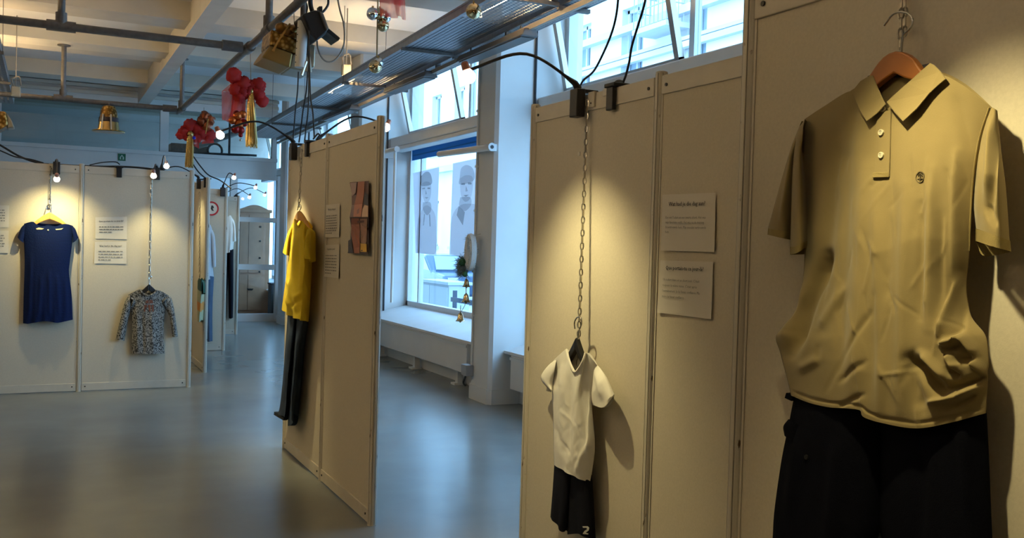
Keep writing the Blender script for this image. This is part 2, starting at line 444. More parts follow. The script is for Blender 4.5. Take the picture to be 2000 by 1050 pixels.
for a, b in ((.13, .875), (.965, 1.68), (1.76, 2.40)):
    for c, d in ((1.78, 2.75), (2.86, 3.52)): MB().box((c, 16.145, a), (d, 16.155, b)).build('pane', m_dglass, R)

# ================================================================== OUTSIDE
m_fac = mat('facade_render', (.66, .66, .65), .8, noise=.06, nscale=.7)
m_fac2 = mat('facade_moulding', (.5, .52, .54), .8)
m_road = mat('street_asphalt', (.42, .42, .42), .8, noise=.1, nscale=3)
m_fwin = mat('facade_window_glass', (.30, .36, .42), .2)  # reflected sky is put into the pane colour as a lighter tone
struct('ground_street', MB().box((4.35, -12, -.5), (40, 60, -.35)), m_road)
struct('ground_pavement', MB().box((4.35, -12, -.35), (7.2, 60, -.22)), mat('pavement_concrete', (.55, .55, .54), .8, noise=.1, nscale=2))
FX = 15.5
def facade(name, label, y0, y1, h, wins, courses, balcony=None):
    t = thing(name, label, 'building', (FX+3, (y0+y1)/2, -.35))
    # wall built in strips around the openings so that the windows are real recesses
    ys = sorted({y0, y1, *[a for a, b, c, d in wins], *[b for a, b, c, d in wins]})
    mb = MB()
    for a, b in zip(ys, ys[1:]):
        op = sorted([(c, d) for p, q, c, d in wins if p <= a and q >= b]); z = -.35
        for c, d in op: mb.box((FX, a, z), (FX+.4, b, c)); z = d
        mb.box((FX, a, z), (FX+.4, b, h))
    mb.box((FX+.4, y0, -.35), (FX+6, y1, h)).build('wall', m_fac, t)
    for z, d, th in courses: MB().box((FX-d, y0, z), (FX, y1, z+th)).build('string_course', m_fac2, t)
    for a, b, c, d in wins:
        f = MB().box((FX+.2, a, c), (FX+.28, a+.1, d)).box((FX+.2, b-.1, c), (FX+.28, b, d)).box((FX+.2, a, d-.1), (FX+.28, b, d)).box((FX+.2, a, c), (FX+.28, b, c+.1)).box((FX+.2, (a+b)/2-.04, c), (FX+.28, (a+b)/2+.04, d)).build('window', m_frame, t)
        MB().box((FX+.3, a, c), (FX+.32, b, d)).build('pane', m_fwin, f)
        MB().box((FX-.12, a-.12, c-.12), (FX, b+.12, c)).build('window_sill', m_fac2, t)
    if balcony:
        a, b, z = balcony
        bl = MB().box((FX-.8, a, z-.14), (FX, b, z)).build('balcony', m_fac2, t)
        rl = MB().tube([(FX-.02, a+.03, z+.95), (FX-.77, a+.03, z+.95), (FX-.77, b-.03, z+.95), (FX-.02, b-.03, z+.95)], .03, 6)
        rl.tube([(FX-.02, a+.03, z+.5), (FX-.77, a+.03, z+.5), (FX-.77, b-.03, z+.5), (FX-.02, b-.03, z+.5)], .02, 6)
        n = 9
        for k in range(n): y = a+.03+(b-a-.06)*k/(n-1); rl.tube([(FX-.77, y, z), (FX-.77, y, z+.95)], .015, 5)
        for k in range(1, 4): rl.tube([(FX-.77+.19*k, a+.03, z), (FX-.77+.19*k, a+.03, z+.95)], .015, 5).tube([(FX-.77+.19*k, b-.03, z), (FX-.77+.19*k, b-.03, z+.95)], .015, 5)
        rl.build('railing', mat('railing_paint', (.3, .33, .38), .5), bl)
pA = on(1151, 91, 'x', FX).z; pB = on(1151, 125, 'x', FX).z
wn = []
for k in range(7):
    y = 8.2+k*2.95; wn += [(y, y+1.15, 6.2, 8.6), (y, y+1.15, .9, 2.9)]
b0 = on(1335, 60, 'x', FX); b1 = on(1296, 70, 'x', FX)
facade('townhouse', 'pale town house with string courses and a railed balcony seen through the nearer upper window', 4, 29.5, 12, wn,
       [(pA-.05, .25, .22), (pA-.75, .12, .10), (pB-.4, .18, .16), (4.2, .1, .1)], (b0.y-.3, b1.y+.4, pA-.3))
wn2 = []
for k in range(6):
    y = 30.7+k*2.6; wn2 += [(y, y+1.1, 5.4, 8.0), (y, y+1.1, 1.3, 3.3), (y, y+1.1, 9.3, 11.2)]
facade('corner_house', 'pale house with tall windows further along the street seen past the portraits', 29.6, 46, 14, wn2, [(4.5, .3, .25), (.6, .1, .1)])
# parked car
m_car = mat('dark_blue_car_paint', (.03, .07, .14), .25, coat=.5)
def car(x, y):
    t = thing('parked_car', 'dark blue car parked across the street between the two portraits', 'car', (x, y, -.35))
    prof = [(-2.1, .25), (-2.15, .6), (-2.0, .85), (-1.1, .95), (-.55, 1.42), (.9, 1.45), (1.7, 1.0), (2.1, .9), (2.15, .3)]
    mb = MB().prism([(x-.85, y+a, -.35+b) for a, b in prof], (1.7, 0, 0)); mb.build('body', m_car, t, bevel=.08)
    MB().prism([(x-.86, y-.95, .62), (x-.86, y-.5, 1.0), (x-.86, y+.8, 1.02), (x-.86, y+1.4, .68)], (-.012, 0, 0)).build('side_window', m_fwin, t)
    MB().prism([(x-.7, y-1.08, .62), (x+.7, y-1.08, .62), (x+.6, y-.62, 1.01), (x-.6, y-.62, 1.01)], (0, -.03, .03)).build('windscreen', m_fwin, t)
    for dy in (-1.35, 1.35):
        for dx in (-.87, .87): MB().lathe((x+dx, y+dy, -.03), [(.2, -.1), (.32, -.1), (.32, .1), (.2, .1)], 18, 'x').build('wheel', m_black, t)
    for dx in (-.6, .6): MB().box((x+dx-.16, y-2.16, .3), (x+dx+.16, y-2.1, .45)).build('headlight', m_silver, t)
pc = on(884, 455, 'x', 11.0); car(11.0, pc.y+.6)
def cabinet(x, label):
    a = on(822, 575, 'x', x); b = on(876, 575, 'x', x); zt = on(850, 553, 'x', x).z
    t = thing('utility_cabinet', label, 'cabinet', (x+.2, (a.y+b.y)/2, -.22))
    MB().box((x, b.y, -.22), (x+.4, a.y, zt)).build('body', mat('cabinet_paint', (.48, .52, .55), .5), t, bevel=.02)
    MB().box((x-.03, b.y-.04, zt), (x+.43, a.y+.04, zt+.05)).build('lid', mat('cabinet_paint', (.5, .5, .5)), t)
    m_ = (a.y+b.y)/2+.2
    for c, d in ((b.y+.03, m_-.01), (m_+.01, a.y-.03)): MB().box((x-.015, c, -.15), (x, d, zt-.04)).build('door', mat('cabinet_paint', (.5, .5, .5)), t)
cabinet(6.2, 'grey street cabinet with two doors on the pavement below the left portrait')
a = on(880, 590, 'x', 6.0); b = on(925, 590, 'x', 6.0); t = thing('slatted_crate', 'low dark slatted crate on the pavement right of the grey cabinet', 'crate', (6.1, (a.y+b.y)/2, -.22))
m_crate = mat('dark_crate', (.03, .05, .09), .5)
zt = on(890, 568, 'x', 6.0).z
MB().box((6.0, b.y, -.22), (6.6, a.y, -.12)).build('base', m_crate, t)
for k in range(4):
    z = -.1+(zt+.1)*k/4; MB().box((6.0, b.y, z), (6.03, a.y, z+.075)).build('slat', m_crate, t)
for yy in (b.y+.02, a.y-.06): MB().box((6.03, yy, -.12), (6.09, yy+.05, zt)).build('corner_post', m_crate, t)

# ================================================================== EXHIBITION PANELS
def panel(ax, c, a0, a1, label):
    """ax 'x': plane x=c spanning y a0..a1; faces c (towards -axis) and c+.03"""
    mid = (a0+a1)/2
    P = (lambda d, a, z: (c+d, a, z)) if ax == 'x' else (lambda d, a, z: (a, c+d, z))
    t = thing('exhibition_panel', label, 'panel', P(.015, mid, 0), group='exhibition wall panels')
    a0 += .0225; a1 -= .0225
    MB().box(P(.006, a0, .07), P(.024, a1, 1.94)).build('board', m_board, t)
    MB().box(P(0, a0, .008), P(.03, a1, .075)).build('bottom_rail', m_rail, t, bevel=.002)
    MB().box(P(0, a0, 1.935), P(.03, a1, 2.0)).build('top_rail', m_rail, t, bevel=.002)
    for q in (a0, a1-.006): MB().box(P(.003, q, .075), P(.027, q+.006, 1.935)).build('side_rail', m_rail, t)
    for q in (a0+.03, a1-.03):
        for z in (.045, 1.965): MB().lathe(P(0, q, z), [(.006, -.004), (.0055, .002)], 10, ax).build('bolt', m_bolt, t)
    return t
def post(x, y, label):
    pts = []
    for k in range(8):
        a = 2*PI*k/8+PI/8
        for da, r in ((-.24, .0215), (-.075, .0215), (-.06, .016), (.06, .016), (.075, .0215), (.24, .0215)):
            pts.append((x+r*math.cos(a+da), y+r*math.sin(a+da), 0))
    o = thing('panel_post', label, 'post', (x, y, 0), group='grooved panel posts')
    MB().prism(pts, (0, 0, 2.01)).build('profile', m_post, o)
    MB().lathe((x, y, 2.01), [(.021, 0), (.021, .006), (.016, .009)], 16).build('cap', m_post, o)
    MB().lathe((x, y, 0), [(.0218, 0), (.0218, .006), (.018, .009)], 16).build('foot', m_post, o)
panel('y', 9.12, -.65, .28, 'white panel behind the blue dress')
panel('y', 9.12, .28, 1.21, 'white panel behind the grey patterned long-sleeved shirt')
post(-.65, 9.135, 'panel post beyond the left edge of the blue dress panel')
post(.28, 9.135, 'panel post between the blue dress and the grey patterned shirt')
post(1.21, 9.135, 'end post right of the grey patterned shirt panel')
panel('x', 1.48, 10.08, 11.0, 'narrow-looking yellow lit panel seen edge-on behind the grey shirt panel')
post(1.495, 10.08, 'end post of the yellow lit edge-on panel')
post(1.495, 11.0, 'far post of the yellow lit edge-on panel')
panel('y', 12.0, 1.08, 2.0, 'bluish panel with the round red sign')
post(2.0, 12.015, 'end post right of the panel with the round red sign')
post(1.08, 12.015, 'left post of the panel with the round red sign')
panel('y', 13.95, 1.57, 2.5, 'furthest bluish panel just left of the glass door')
post(2.5, 13.965, 'end post of the furthest panel beside the glass door')
panel('x', 1.45, 5.35, 6.28, 'panel behind the yellow shirt and jeans')
panel('x', 1.45, 4.42, 5.35, 'panel carrying the colour photo poster and two text sheets')
post(1.465, 6.28, 'far end post left of the yellow shirt')
post(1.465, 5.35, 'post between the yellow shirt and the text sheets')
post(1.465, 4.42, 'near end post right of the colour photo poster')
panel('x', 1.89, 2.70, 3.63, 'panel behind the white shirt and black shorts')
panel('x', 1.89, 1.77, 2.70, 'panel with two text sheets between white shirt and khaki polo')
post(1.905, 3.63, 'post at the left end of the white shirt panel')
post(1.905, 2.70, 'post between the white shirt and its text sheets')
post(1.905, 1.77, 'post hidden behind the khaki polo panel')
panel('x', 1.45, .79, 1.72, 'nearest panel behind the khaki polo shirt')
panel('x', 1.45, -.14, .79, 'panel continuing right of the khaki polo beyond the frame')
post(1.465, 1.72, 'worn post at the left end of the khaki polo panel')
post(1.465, .79, 'post right of the khaki polo beyond the frame')

# ================================================================== PIPES, TRAYS, CEILING LIGHTS
PZ = 2.95
def pipe(label, a, b, drops, tees=()):
    a, b = Vector(a), Vector(b); t = thing('ceiling_pipe', label, 'pipe', (a+b)/2, group='galvanised pipes below the ceiling')
    MB().tube([a, b], .03, 14).build('pipe', m_steel, t, smooth=True)
    d = (b-a).normalized()
    for p in drops:
        p = Vector(p); top = 3.56
        dm = MB().tube([(p.x, p.y, p.z+.028), (p.x, p.y, top)], .027, 12)
        dm.lathe((p.x, p.y, top-.012), [(.07, 0), (.07, .011)], 14)
        dm.build('drop_pipe', m_steel, t, smooth=True)
        MB().tube([p-d*.1, p+d*.1], .041, 14).tube([p, p+Vector((0, 0, .1))], .041, 14).build('tee_fitting', m_steel, t, smooth=True)
    for p in tees:
        p = Vector(p); MB().tube([p-d*.08, p+d*.08], .043, 14).build('coupling', m_steel, t, smooth=True)
    return t
pipe('grey pipe crossing the ceiling at the top left nearest the camera', (-6, 7.85, PZ), (1.40, 7.85, PZ), [(.083, 7.85, PZ), (-2.3, 7.85, PZ), (-4.6, 7.85, PZ)], [(1.33, 7.85, PZ)])
pipe('grey pipe crossing further back from which the gold hat hangs', (-6, 12.1, PZ), (1.40, 12.1, PZ), [(.16, 12.0, PZ), (-2.3, 12.1, PZ)], [(1.33, 12.1, PZ)])
pipe('long grey pipe running away from the camera above the red tulle', (1.46, -1, PZ), (1.46, 12.4, PZ), [(1.46, 7.08, PZ), (1.46, 3.0, PZ), (1.46, 12.05, PZ)], [(1.46, 7.85, PZ)])

def perf(mb, o, u, v, nu, nv, cell, hole):
    """sheet of nu x nv cells with a real hole in each"""
    o, u, v = Vector(o), Vector(u), Vector(v); k = len(mb.v)
    for j in range(nv+1):
        for i in range(nu+1): mb.v.append(o+u*(i*cell)+v*(j*cell))
    for j in range(nv):
        for i in range(nu):
            a = k+j*(nu+1)+i; b, c, d = a+1, a+nu+2, a+nu+1; q = len(mb.v); m = o+u*((i+.5)*cell)+v*((j+.5)*cell)
            mb.v += [m-v*hole, m+u*hole, m+v*hole, m-u*hole]
            mb.f += [(a, b, q), (b, q+1, q), (b, c, q+1), (c, q+2, q+1), (c, d, q+2), (d, q+3, q+2), (d, a, q+3), (a, q, q+3)]
m_bundle = mat('bundled_grey_cable', (.05, .055, .07), .5)
TRA = .029                                     # the tray runs a little askew
def tray(label, x0, y0, y1, wd, z, skew, cell=.036, hole=.0125, lip=.06, straps=True, lights=()):
    t = thing('cable_tray', label, 'cable tray', (x0, y0, z), -math.atan(skew), group='perforated cable trays')
    Mx = INV[t.name].inverted(); L = y1-y0
    nv = int(L/cell); nu = max(1, int(round((wd-.05)/cell)))
    mb = MB(); perf(mb, (.025, 0, 0), (1, 0, 0), (0, 1, 0), nu, nv, (wd-.05)/nu if False else cell, hole)
    W2 = nu*cell+.05
    mb.add([(0, 0, 0), (.025, 0, 0), (.025, L, 0), (0, L, 0), (W2-.025, 0, 0), (W2, 0, 0), (W2, L, 0), (W2-.025, L, 0)], [(0, 1, 2, 3), (4, 5, 6, 7)])
    mb.v = [Mx @ v for v in mb.v]
    o = mb.build('perforated_floor', m_tray, t, kind='stuff')
    for x, nm in ((0, 'side_lip'), (W2-.012, 'side_lip')):
        l = MB().box((x, 0, -.002), (x+.012, L, lip)).box((x-.004, 0, lip-.01), (x+.016, L, lip+.004)); l.v = [Mx @ v for v in l.v]; l.build(nm, m_tray, t)
    gaps = [(g_-.72-y0, g_+.72-y0) for g_ in lights]; y = 0.0      # bundles of dark cables lie in the tray between the strip lights
    for a_, b_ in sorted(gaps)+[(L, L)]:
        if a_-y > .1:
            bl = MB()
            for q in range(int((W2-.06)/.03)):
                xq = .04+.03*q; bl.tube([(xq+random.uniform(-.006, .006), y+(a_-y)*k_/8, .017+random.uniform(0, .005)) for k_ in range(9)], .0165, 6)
            bl.v = [Mx @ v for v in bl.v]; bl.build('cable_bundle', m_bundle, t, kind='stuff')
        y = b_
    if straps:
        n = int(L/1.9)
        for k in range(n):
            y = .6+1.9*k; s_ = MB().box((-.02, y, -.03), (W2+.02, y+.035, -.004)); s_.v = [Mx @ v for v in s_.v]
            st = s_.build('cross_strap', m_steel, t)
            if k % 2 == 0:
                for xr in ((-.012, W2+.012) if wd > .3 else ()):
                    r = MB().tube([(xr, y+.017, -.03), (xr, y+.017, CZ-z)], .0035, 6)
                    r.v = [Mx @ v for v in r.v]; r.build('hanger_rod', m_steel, t)
    return t, Mx, W2
trA, MxA, WA = tray('wide perforated cable tray running beside the windows', 2.42, 1.0, 15.2, .42, 3.0, TRA, lights=(9.5, 5.5, 2.6))
trB, MxB, WB = tray('narrow perforated cable tray right of the wide one, lamps slung below it', 2.875, 1.0, 15.2, .19, 2.985, TRA)
trC, MxC, WC = tray('cable tray at the left edge, seen end on', -.81, -2.5, 13.35, .42, 3.0, 0, cell=.055, hole=.019, lights=(12.3, 10.9-.2, 8.6, 5.0, 2.2, -.8))
# strip lights lying in the trays and shining at the ceiling
def strip_light(label, x, y0, y1, z, power):
    t = thing('strip_light', label, 'light', (x, (y0+y1)/2, z), group='strip lights lying in the cable trays')
    for a, b in ((y0-.05, y0), (y1, y1+.05)): MB().box((x-.03, a, z), (x+.03, b, z+.06)).build('end_block', m_tube, t, bevel=.004)
    if x < -2:
        for yy in (y0, y1): MB().tube([(x, yy, z+.06), (x, yy, CZ)], .004, 6).build('hanging_wire', m_steel, t)
    MB().box((x-.055, y0-.04, z), (x-.04, y1+.04, z+.03)).build('gear_rail', m_tube, t)
    MB().tube([(x, y0, z+.035), (x, y1, z+.035)], .013, 8).build('tube', mat('warm_tube', (1.0, .71, .36), emit=power), t)
for x, y, lab in ((2.76, 9.5, 'strip light in the window tray over the gold baubles'), (2.72, 5.5, 'strip light in the window tray near the camera'), (2.62, 2.6, 'strip light in the window tray beyond the top edge of the picture'),
                  (-.6, 12.3, 'strip light in the far end of the left tray'), (-.6, 10.7, 'strip light in the left tray at the picture edge'), (-.62, 8.6, 'strip light in the left tray further forward'), (-.62, 5.0, 'strip light in the left tray nearest the camera'), (-.62, 2.2, 'strip light in the left tray level with the camera'), (-.62, -.8, 'strip light in the left tray behind the camera'), (-3.2, 3.2, 'first of three added hung strip lights unseen far left of the picture'), (-3.2, 6.2, 'second of three added hung strip lights unseen far left of the picture'), (-3.2, 9.2, 'third of three added hung strip lights unseen far left of the picture')):  # the three hung ones far left are added unseen, to warm the left panels
    strip_light(lab, x, y-.6, y+.6, 3.008, UPLIGHT)
# grey battens slung below the window tray (switched off)
def batten(label, pa, pb, x):
    a = on(*pa, 'x', x); b = on(*pb, 'x', x); z = (a.z+b.z)/2
    t = thing('batten_lamp', label, 'light', (x, (a.y+b.y)/2, z), group='grey battens under the window tray')
    y0, y1 = sorted((a.y, b.y)); sh = MB().prism([(x-.07, y0, z-.01), (x+.07, y0, z-.01), (x+.045, y0, z+.045), (x-.045, y0, z+.045)], (0, y1-y0, 0))
    sh.build('shade', mat('grey_shade', (.17, .16, .16), .45), t, bevel=.008)
    MB().box((x-.055, y0+.04, z-.018), (x+.055, y1-.04, z-.01)).build('louvre', mat('louvre_grey', (.11, .11, .11), .4), t)
    for y in (y0+.15, y1-.15): MB().tube([(x, y, z+.045), (x, y, 2.982)], .008, 6).build('hanger', m_steel, t)
batten('grey batten lamp under the tray nearest the camera', (905, 121), (1036, 67), 3.04)
batten('grey batten lamp under the tray, middle of three', (760, 181), (842, 148), 3.08)
batten('grey batten lamp under the tray furthest back', (638, 234), (694, 212), 3.12)
t = thing('tray_rail', 'plain light rail under the right edge of the window tray', 'rail', (2.93, 8, 2.94))
MB().prism([(2.885+.0, 1.0, 2.925), (2.915, 1.0, 2.925), (2.915, 1.0, 2.96), (2.885, 1.0, 2.96)], (14.2*TRA, 14.2, 0)).build('rail', mat('rail_tan', (.42, .37, .30), .4), t)
for k in range(9):
    y = 1.8+1.5*k; x = 2.90+TRA*(y-1); MB().box((x-.02, y-.015, 2.96), (x+.02, y+.015, 2.995)).build('clip', m_steel, t)
# small socket boxes on drop cables
def drop_box(label, px, py, y):
    p = on(px, py, 'y', y); t = thing('socket_box', label, 'socket', p, group='socket boxes hanging from the ceiling')
    MB().box((p.x-.045, p.y-.03, p.z-.06), (p.x+.045, p.y+.03, p.z+.05)).build('box', mat('cream_plastic', (.5, .44, .32), .5), t, bevel=.008)
    MB().tube([(p.x, p.y, p.z+.05), (p.x, p.y, CZ)], .006, 6).build('drop_wire', m_gcable, t)
    MB().tube(catmull([(p.x-.02, p.y, p.z+.05), (p.x-.04, p.y, p.z+.12), (p.x+.03, p.y, p.z+.16), (p.x+.05, p.y, p.z+.06)], 14), .008, 6).build('cable_loop', m_gcable, t)
drop_box('cream socket box on a drop wire left of the tall gold gift, by the tray', 676, 136, 9.3)
drop_box('cream socket box at the left edge by the left tray', 31, 178, 11.6)

# ================================================================== CLIP-ON SPOTLIGHTS
m_lampglass = mat('lamp_head_rose', (.5, .25, .2), .3, metal=.5)
m_reflector = mat('glowing_reflector_glass', (1.0, .80, .62), emit=2.2)
m_bulb = mat('bulb_glow', (1.0, .86, .66), emit=28)
def spot(label, foot, outward, head, aim, watts, size=80, blend=1.0, arm_up=.10, clampdrop=.09):
    foot, head, aim = Vector(foot), Vector(head), Vector(aim); o = Vector(outward)
    t = thing('clip_spotlight', label, 'lamp', foot, group='clip-on arm spotlights on the panels')
    c = foot+o*.032; s_ = Vector((abs(o.y), abs(o.x), 0))
    A = c-o*.018-s_*.028; B = c+o*.022+s_*.028
    MB().box((A.x, A.y, foot.z-clampdrop), (B.x, B.y, foot.z+.02)).build('clamp', m_black, t, bevel=.004)
    hk = MB(); P = foot-o*.045
    q0 = foot-o*.05-s_*.015; q1 = foot+o*.03+s_*.015
    hk.box((q0.x, q0.y, foot.z+.006), (q1.x, q1.y, foot.z+.02)); hk.build('clamp_hook', m_black, t)
    st = c+Vector((0, 0, .02)); mid = (st+head)/2+Vector((0, 0, arm_up))
    MB().tube(catmull([st, st.lerp(mid, .12)+Vector((0, 0, .015)), mid, head], 18), [.016, .013, .009]+[.006]*16, 8).build('arm', m_black, t, smooth=True)
    d = (aim-head).normalized(); rot = d.to_track_quat('Z', 'Y').to_matrix().to_4x4(); Mx = Matrix.Translation(head) @ rot
    h = MB().lathe((0, 0, 0), [(.008, -.035), (.014, -.03), (.016, -.006), (.013, -.004)], 16); h.v = [Mx @ v for v in h.v]
    hd = h.build('lamp_head', m_lampglass, t, smooth=True)
    h = MB().lathe((0, 0, 0), [(.013, -.005), (.020, .006), (.026, .02), (.027, .024), (.024, .022)], 16); h.v = [Mx @ v for v in h.v]
    h.build('glass_reflector', m_reflector, hd, smooth=True)
    b = MB().ball((0, 0, .026), .0245, 12, 8, .9); b.v = [Mx @ v for v in b.v]; b.build('bulb', m_bulb, hd, smooth='all')
    if watts:
        l = bpy.data.lights.new('lamp_light', 'SPOT'); l.energy = watts*SPOT; l.color = (1.0, .85, .42); l.spot_size = math.radians(size); l.spot_blend = blend; l.shadow_soft_size = .018
        lo = bpy.data.objects.new('lamp_light', l); COL.objects.link(lo); lo.parent = t
        lo.matrix_local = INV[t.name] @ Matrix.Translation(head+d*.05) @ (-d).to_track_quat('Z', 'Y').to_matrix().to_4x4()
    return t
X1, Y1 = (-1, 0, 0), (0, -1, 0)
spot('clip spotlight over the khaki polo beyond the top of the picture', (1.45, 1.12, 2.0), X1, (.95, 1.12, 2.06), (1.45, 1.0, 1.18), 36, 72)
spot('clip spotlight on the white shirt panel, its arm reaching left', (1.89, 3.19, 2.0), X1, on(912, 138, 'y', 3.17), (1.89, 3.12, .72), 50, 80)
spot('clip spotlight on the yellow shirt panel, head before the red tulle', (1.45, 6.03, 2.0), X1, on(427, 257, 'y', 6.02), (1.41, 6.0, 1.08), 70, 66)
hb = on(757, 243, 'x', 1.95); spot('clip spotlight on the back of the photo poster panel, head beyond its end post', (1.48, hb.y+.05, 2.0), (1, 0, 0), hb, (1.5, hb.y, 1.2), 8)
ha = on(111, 345, 'y', 8.72); spot('clip spotlight above the blue dress', (ha.x, 9.12, 2.0), Y1, ha, (ha.x-.0, 9.05, 1.45), 30, 110, arm_up=.06)
hb = on(300, 338, 'y', 8.75); hc = on(305, 335, 'y', 9.12); spot('clip spotlight above the grey patterned shirt', (hc.x, 9.12, 2.0), Y1, hb, (hc.x-.02, 9.12, .95), 24, 78, arm_up=.05)
hb = on(325, 320, 'y', 9.6); spot('clip spotlight turned to the back of the grey patterned shirt panel', (hc.x+.05, 9.15, 2.0), (0, 1, 0), hb, (hb.x, 9.2, 1.2), 8)
cC = on(400, 356, 'x', 1.45)
hb = on(458, 343, 'x', 1.95); spot('clip spotlight head furthest left of the four near the glass door', (1.95, 12.0, 2.0), Y1, on(458, 343, 'y', 11.5), (1.8, 12, 1.1), 3)
spot('clip spotlight above the yellow lit edge-on panel', (1.48, 10.4, 2.0), X1, (1.0, 10.4, 2.05), (1.48, 10.45, 1.3), 22, 80)
hb = on(500, 363, 'y', 13.5); spot('clip spotlight in the middle of the four near the glass door', (2.2, 13.95, 2.0), Y1, hb, (hb.x-.2, 13.95, 1.2), 3)
hb = on(518, 378, 'y', 15.2); spot('clip spotlight furthest right of the four near the glass door', (2.47, 13.98, 2.0), (0, 1, 0), hb, (hb.x-.3, 15.9, 1.2), 3)
hb = on(488, 382, 'y', 14.8); spot('clip spotlight lowest of the four near the glass door', (2.3, 13.98, 2.0), (0, 1, 0), hb, (hb.x-.2, 15.2, 1.0), 2)
# bare cable clips
def clip(label, fr, px, py):
    p = fr.at(px, py, .0); p.z = 2.0; n = fr.n(); s_ = Vector((abs(n.y), abs(n.x), 0))
    t = thing('cable_clip', label, 'clip', p, group='black cable clips on the panel tops')
    a = p+n*.002-s_*.022; b = p+n*.02+s_*.022; MB().box((a.x, a.y, 1.915), (b.x, b.y, 2.0)).build('body', m_black, t, bevel=.003)
    a = p-n*.05-s_*.035; b = p+n*.022+s_*.035; MB().box((a.x, a.y, 2.001), (b.x, b.y, 2.016)).build('saddle', m_black, t, bevel=.003)
clip('black cable clip on the panel top left of the grey patterned shirt', F_LEFT, 233, 324)
clip('black cable clip on the panel top right of the yellow shirt lamp', F_YEL, 603, 277)
clip('black cable clip on the panel top right of the white shirt lamp', F_RIGHT, 1199, 172)
clip('black cable clip on the yellow lit edge-on panel', F_C, 402, 352)
def chain_hook(fr, px, label):
    p = fr.at(px, 500, 0); p.z = 2.0; n = fr.n(); s_ = Vector((abs(n.y), abs(n.x), 0))
    t = thing('chain_bracket', label, 'bracket', p, group='small brackets holding the chains')
    a = p-n*.034-s_*.022; b = p+n*.009+s_*.022; MB().box((a.x, a.y, 2.0008), (b.x, b.y, 2.004)).build('strap', m_rail, t)
    a = p+n*.001-s_*.022; b = p+n*.009+s_*.022; MB().box((a.x, a.y, 1.945), (b.x, b.y, 2.0)).build('plate', m_rail, t)
    c = p+n*.006; MB().lathe((c.x, c.y, 1.96), [(.004, -.004), (.004, .004)], 8, fr.ax).build('bolt', m_bolt, t)
    return p
# cables
def cable(label, pts, r=.007, m=m_cable, n=40, group=None, name='power_cable'):
    return single(MB().tube(catmull(pts, n), r, 7).build(name, m, smooth=True), label, 'cable', group)
L_ = lambda px, py, w=-.03: F_LEFT.at(px, py, w)
cable('black cable drooping along the top of the left panels', [L_(-40, 262), L_(0, 283), L_(40, 306), L_(80, 319), L_(110, 321), L_(160, 324), L_(200, 325), L_(233, 325), L_(270, 327), L_(305, 331)], .009)
cable('thinner second cable looping below the first at the far left', [L_(-20, 285, .03), (L_(10, 298, .03)), L_(30, 306, .03), L_(60, 311, .03), L_(85, 318, .03)], .006)
cable('thin cable arching to the clip left of the grey shirt', [L_(175, 322), L_(200, 317), L_(225, 316), L_(234, 321)], .005)
Yq = lambda px, py, w=-.04: F_YEL.at(px, py, w)
for lab, P in (('leftmost black cord dropping behind the yellow shirt panel', [(583, 140), (581, 180), (577, 215), (574, 255), (571, 285)]), ('second black cord dropping to the yellow shirt lamp', [(601, 140), (598, 180), (592, 215), (588, 250), (584, 278)]),
               ('third black cord dropping behind the yellow shirt panel', [(604, 100), (603, 180), (602, 215), (598, 250), (595, 276)]), ('rightmost black cord with a kink dropping behind the yellow shirt panel', [(603, 60), (606, 180), (611, 220), (613, 250), (614, 270)])):
    cable(lab, [Yq(x, y) for x, y in P], .005, group='black cords above the yellow shirt panel')
cable('small loop of cord on top of the yellow shirt panel', [Yq(612, 271), Yq(616, 266), Yq(621, 261), Yq(624, 264), Yq(620, 270)], .005)
Rq = lambda px, py, w=-.05: F_RIGHT.at(px, py, w)
cable('black cord dropping to the white shirt lamp', [Rq(1210, -40), Rq(1205, 20), Rq(1196, 60), Rq(1180, 100), Rq(1160, 138), Rq(1140, 156), Rq(1134, 166)], .0045)
cable('black cord dropping to the clip right of the white shirt lamp', [Rq(1268, -40), Rq(1258, 10), Rq(1246, 50), Rq(1234, 90), Rq(1228, 125), Rq(1218, 158), Rq(1205, 167)], .0045)
cable('loose cord end looped on the white shirt panel top', [Rq(1218, 160, -.04), Rq(1210, 158, -.04), Rq(1203, 160, -.04), Rq(1201, 166, -.04)], .005)
for k, (lab, P) in enumerate((('black cord hanging from the window tray towards the edge-on panel', [(372, 310), (380, 325), (390, 338), (402, 348)]), ('cord slanting down to the furthest panel', [(374, 300), (392, 325), (408, 342), (430, 352), (452, 368)]))):
    cable(lab, [on(x, y, 'y', 11.6) for x, y in P], .008)

# ================================================================== HANGING DECORATIONS
GY = 6.55
g = lambda px, py, y=GY: on(px, py, 'y', y)
def hang_wire(p, t, z=PZ, m=m_gcable, r=.003): MB().tube([p, (p.x, p.y, z)], r, 5).build('string', m, t)
# big gold gift
c = g(560, 100); t = thing('gold_gift_box', 'large tilted gold gift box with ribbons hanging by the white tube', 'decoration', c)
gp = lambda q, dy=0: [g(x, y)+Vector((0, dy, 0)) for x, y in q]
MB().prism(gp([(524, 62), (580, 84), (578, 112), (521, 94)], -.1), (0, .30, 0)).build('patterned_body', m_goldpat, t, bevel=.012)
MB().prism(gp([(521, 94), (565, 109), (560, 137), (505, 117)], -.11), (0, .32, 0)).build('plain_base', mat('plain_gold_card', (.36, .22, .07), .38, metal=.6), t, bevel=.01)
MB().prism(gp([(566, 110), (600, 112), (604, 146), (560, 137)], -.09), (0, .3, 0)).build('end_wrap', mat('silver_wrap', (.42, .37, .28), .32, metal=.7, bump=.6, bscale=30), t, bevel=.01)
MB().prism(gp([(598, 86), (612, 92), (610, 135), (598, 132)], -.07), (0, .26, 0)).build('foil_flap', mat('silver_wrap', (.45, .4, .3)), t, bevel=.01)
bw = MB()
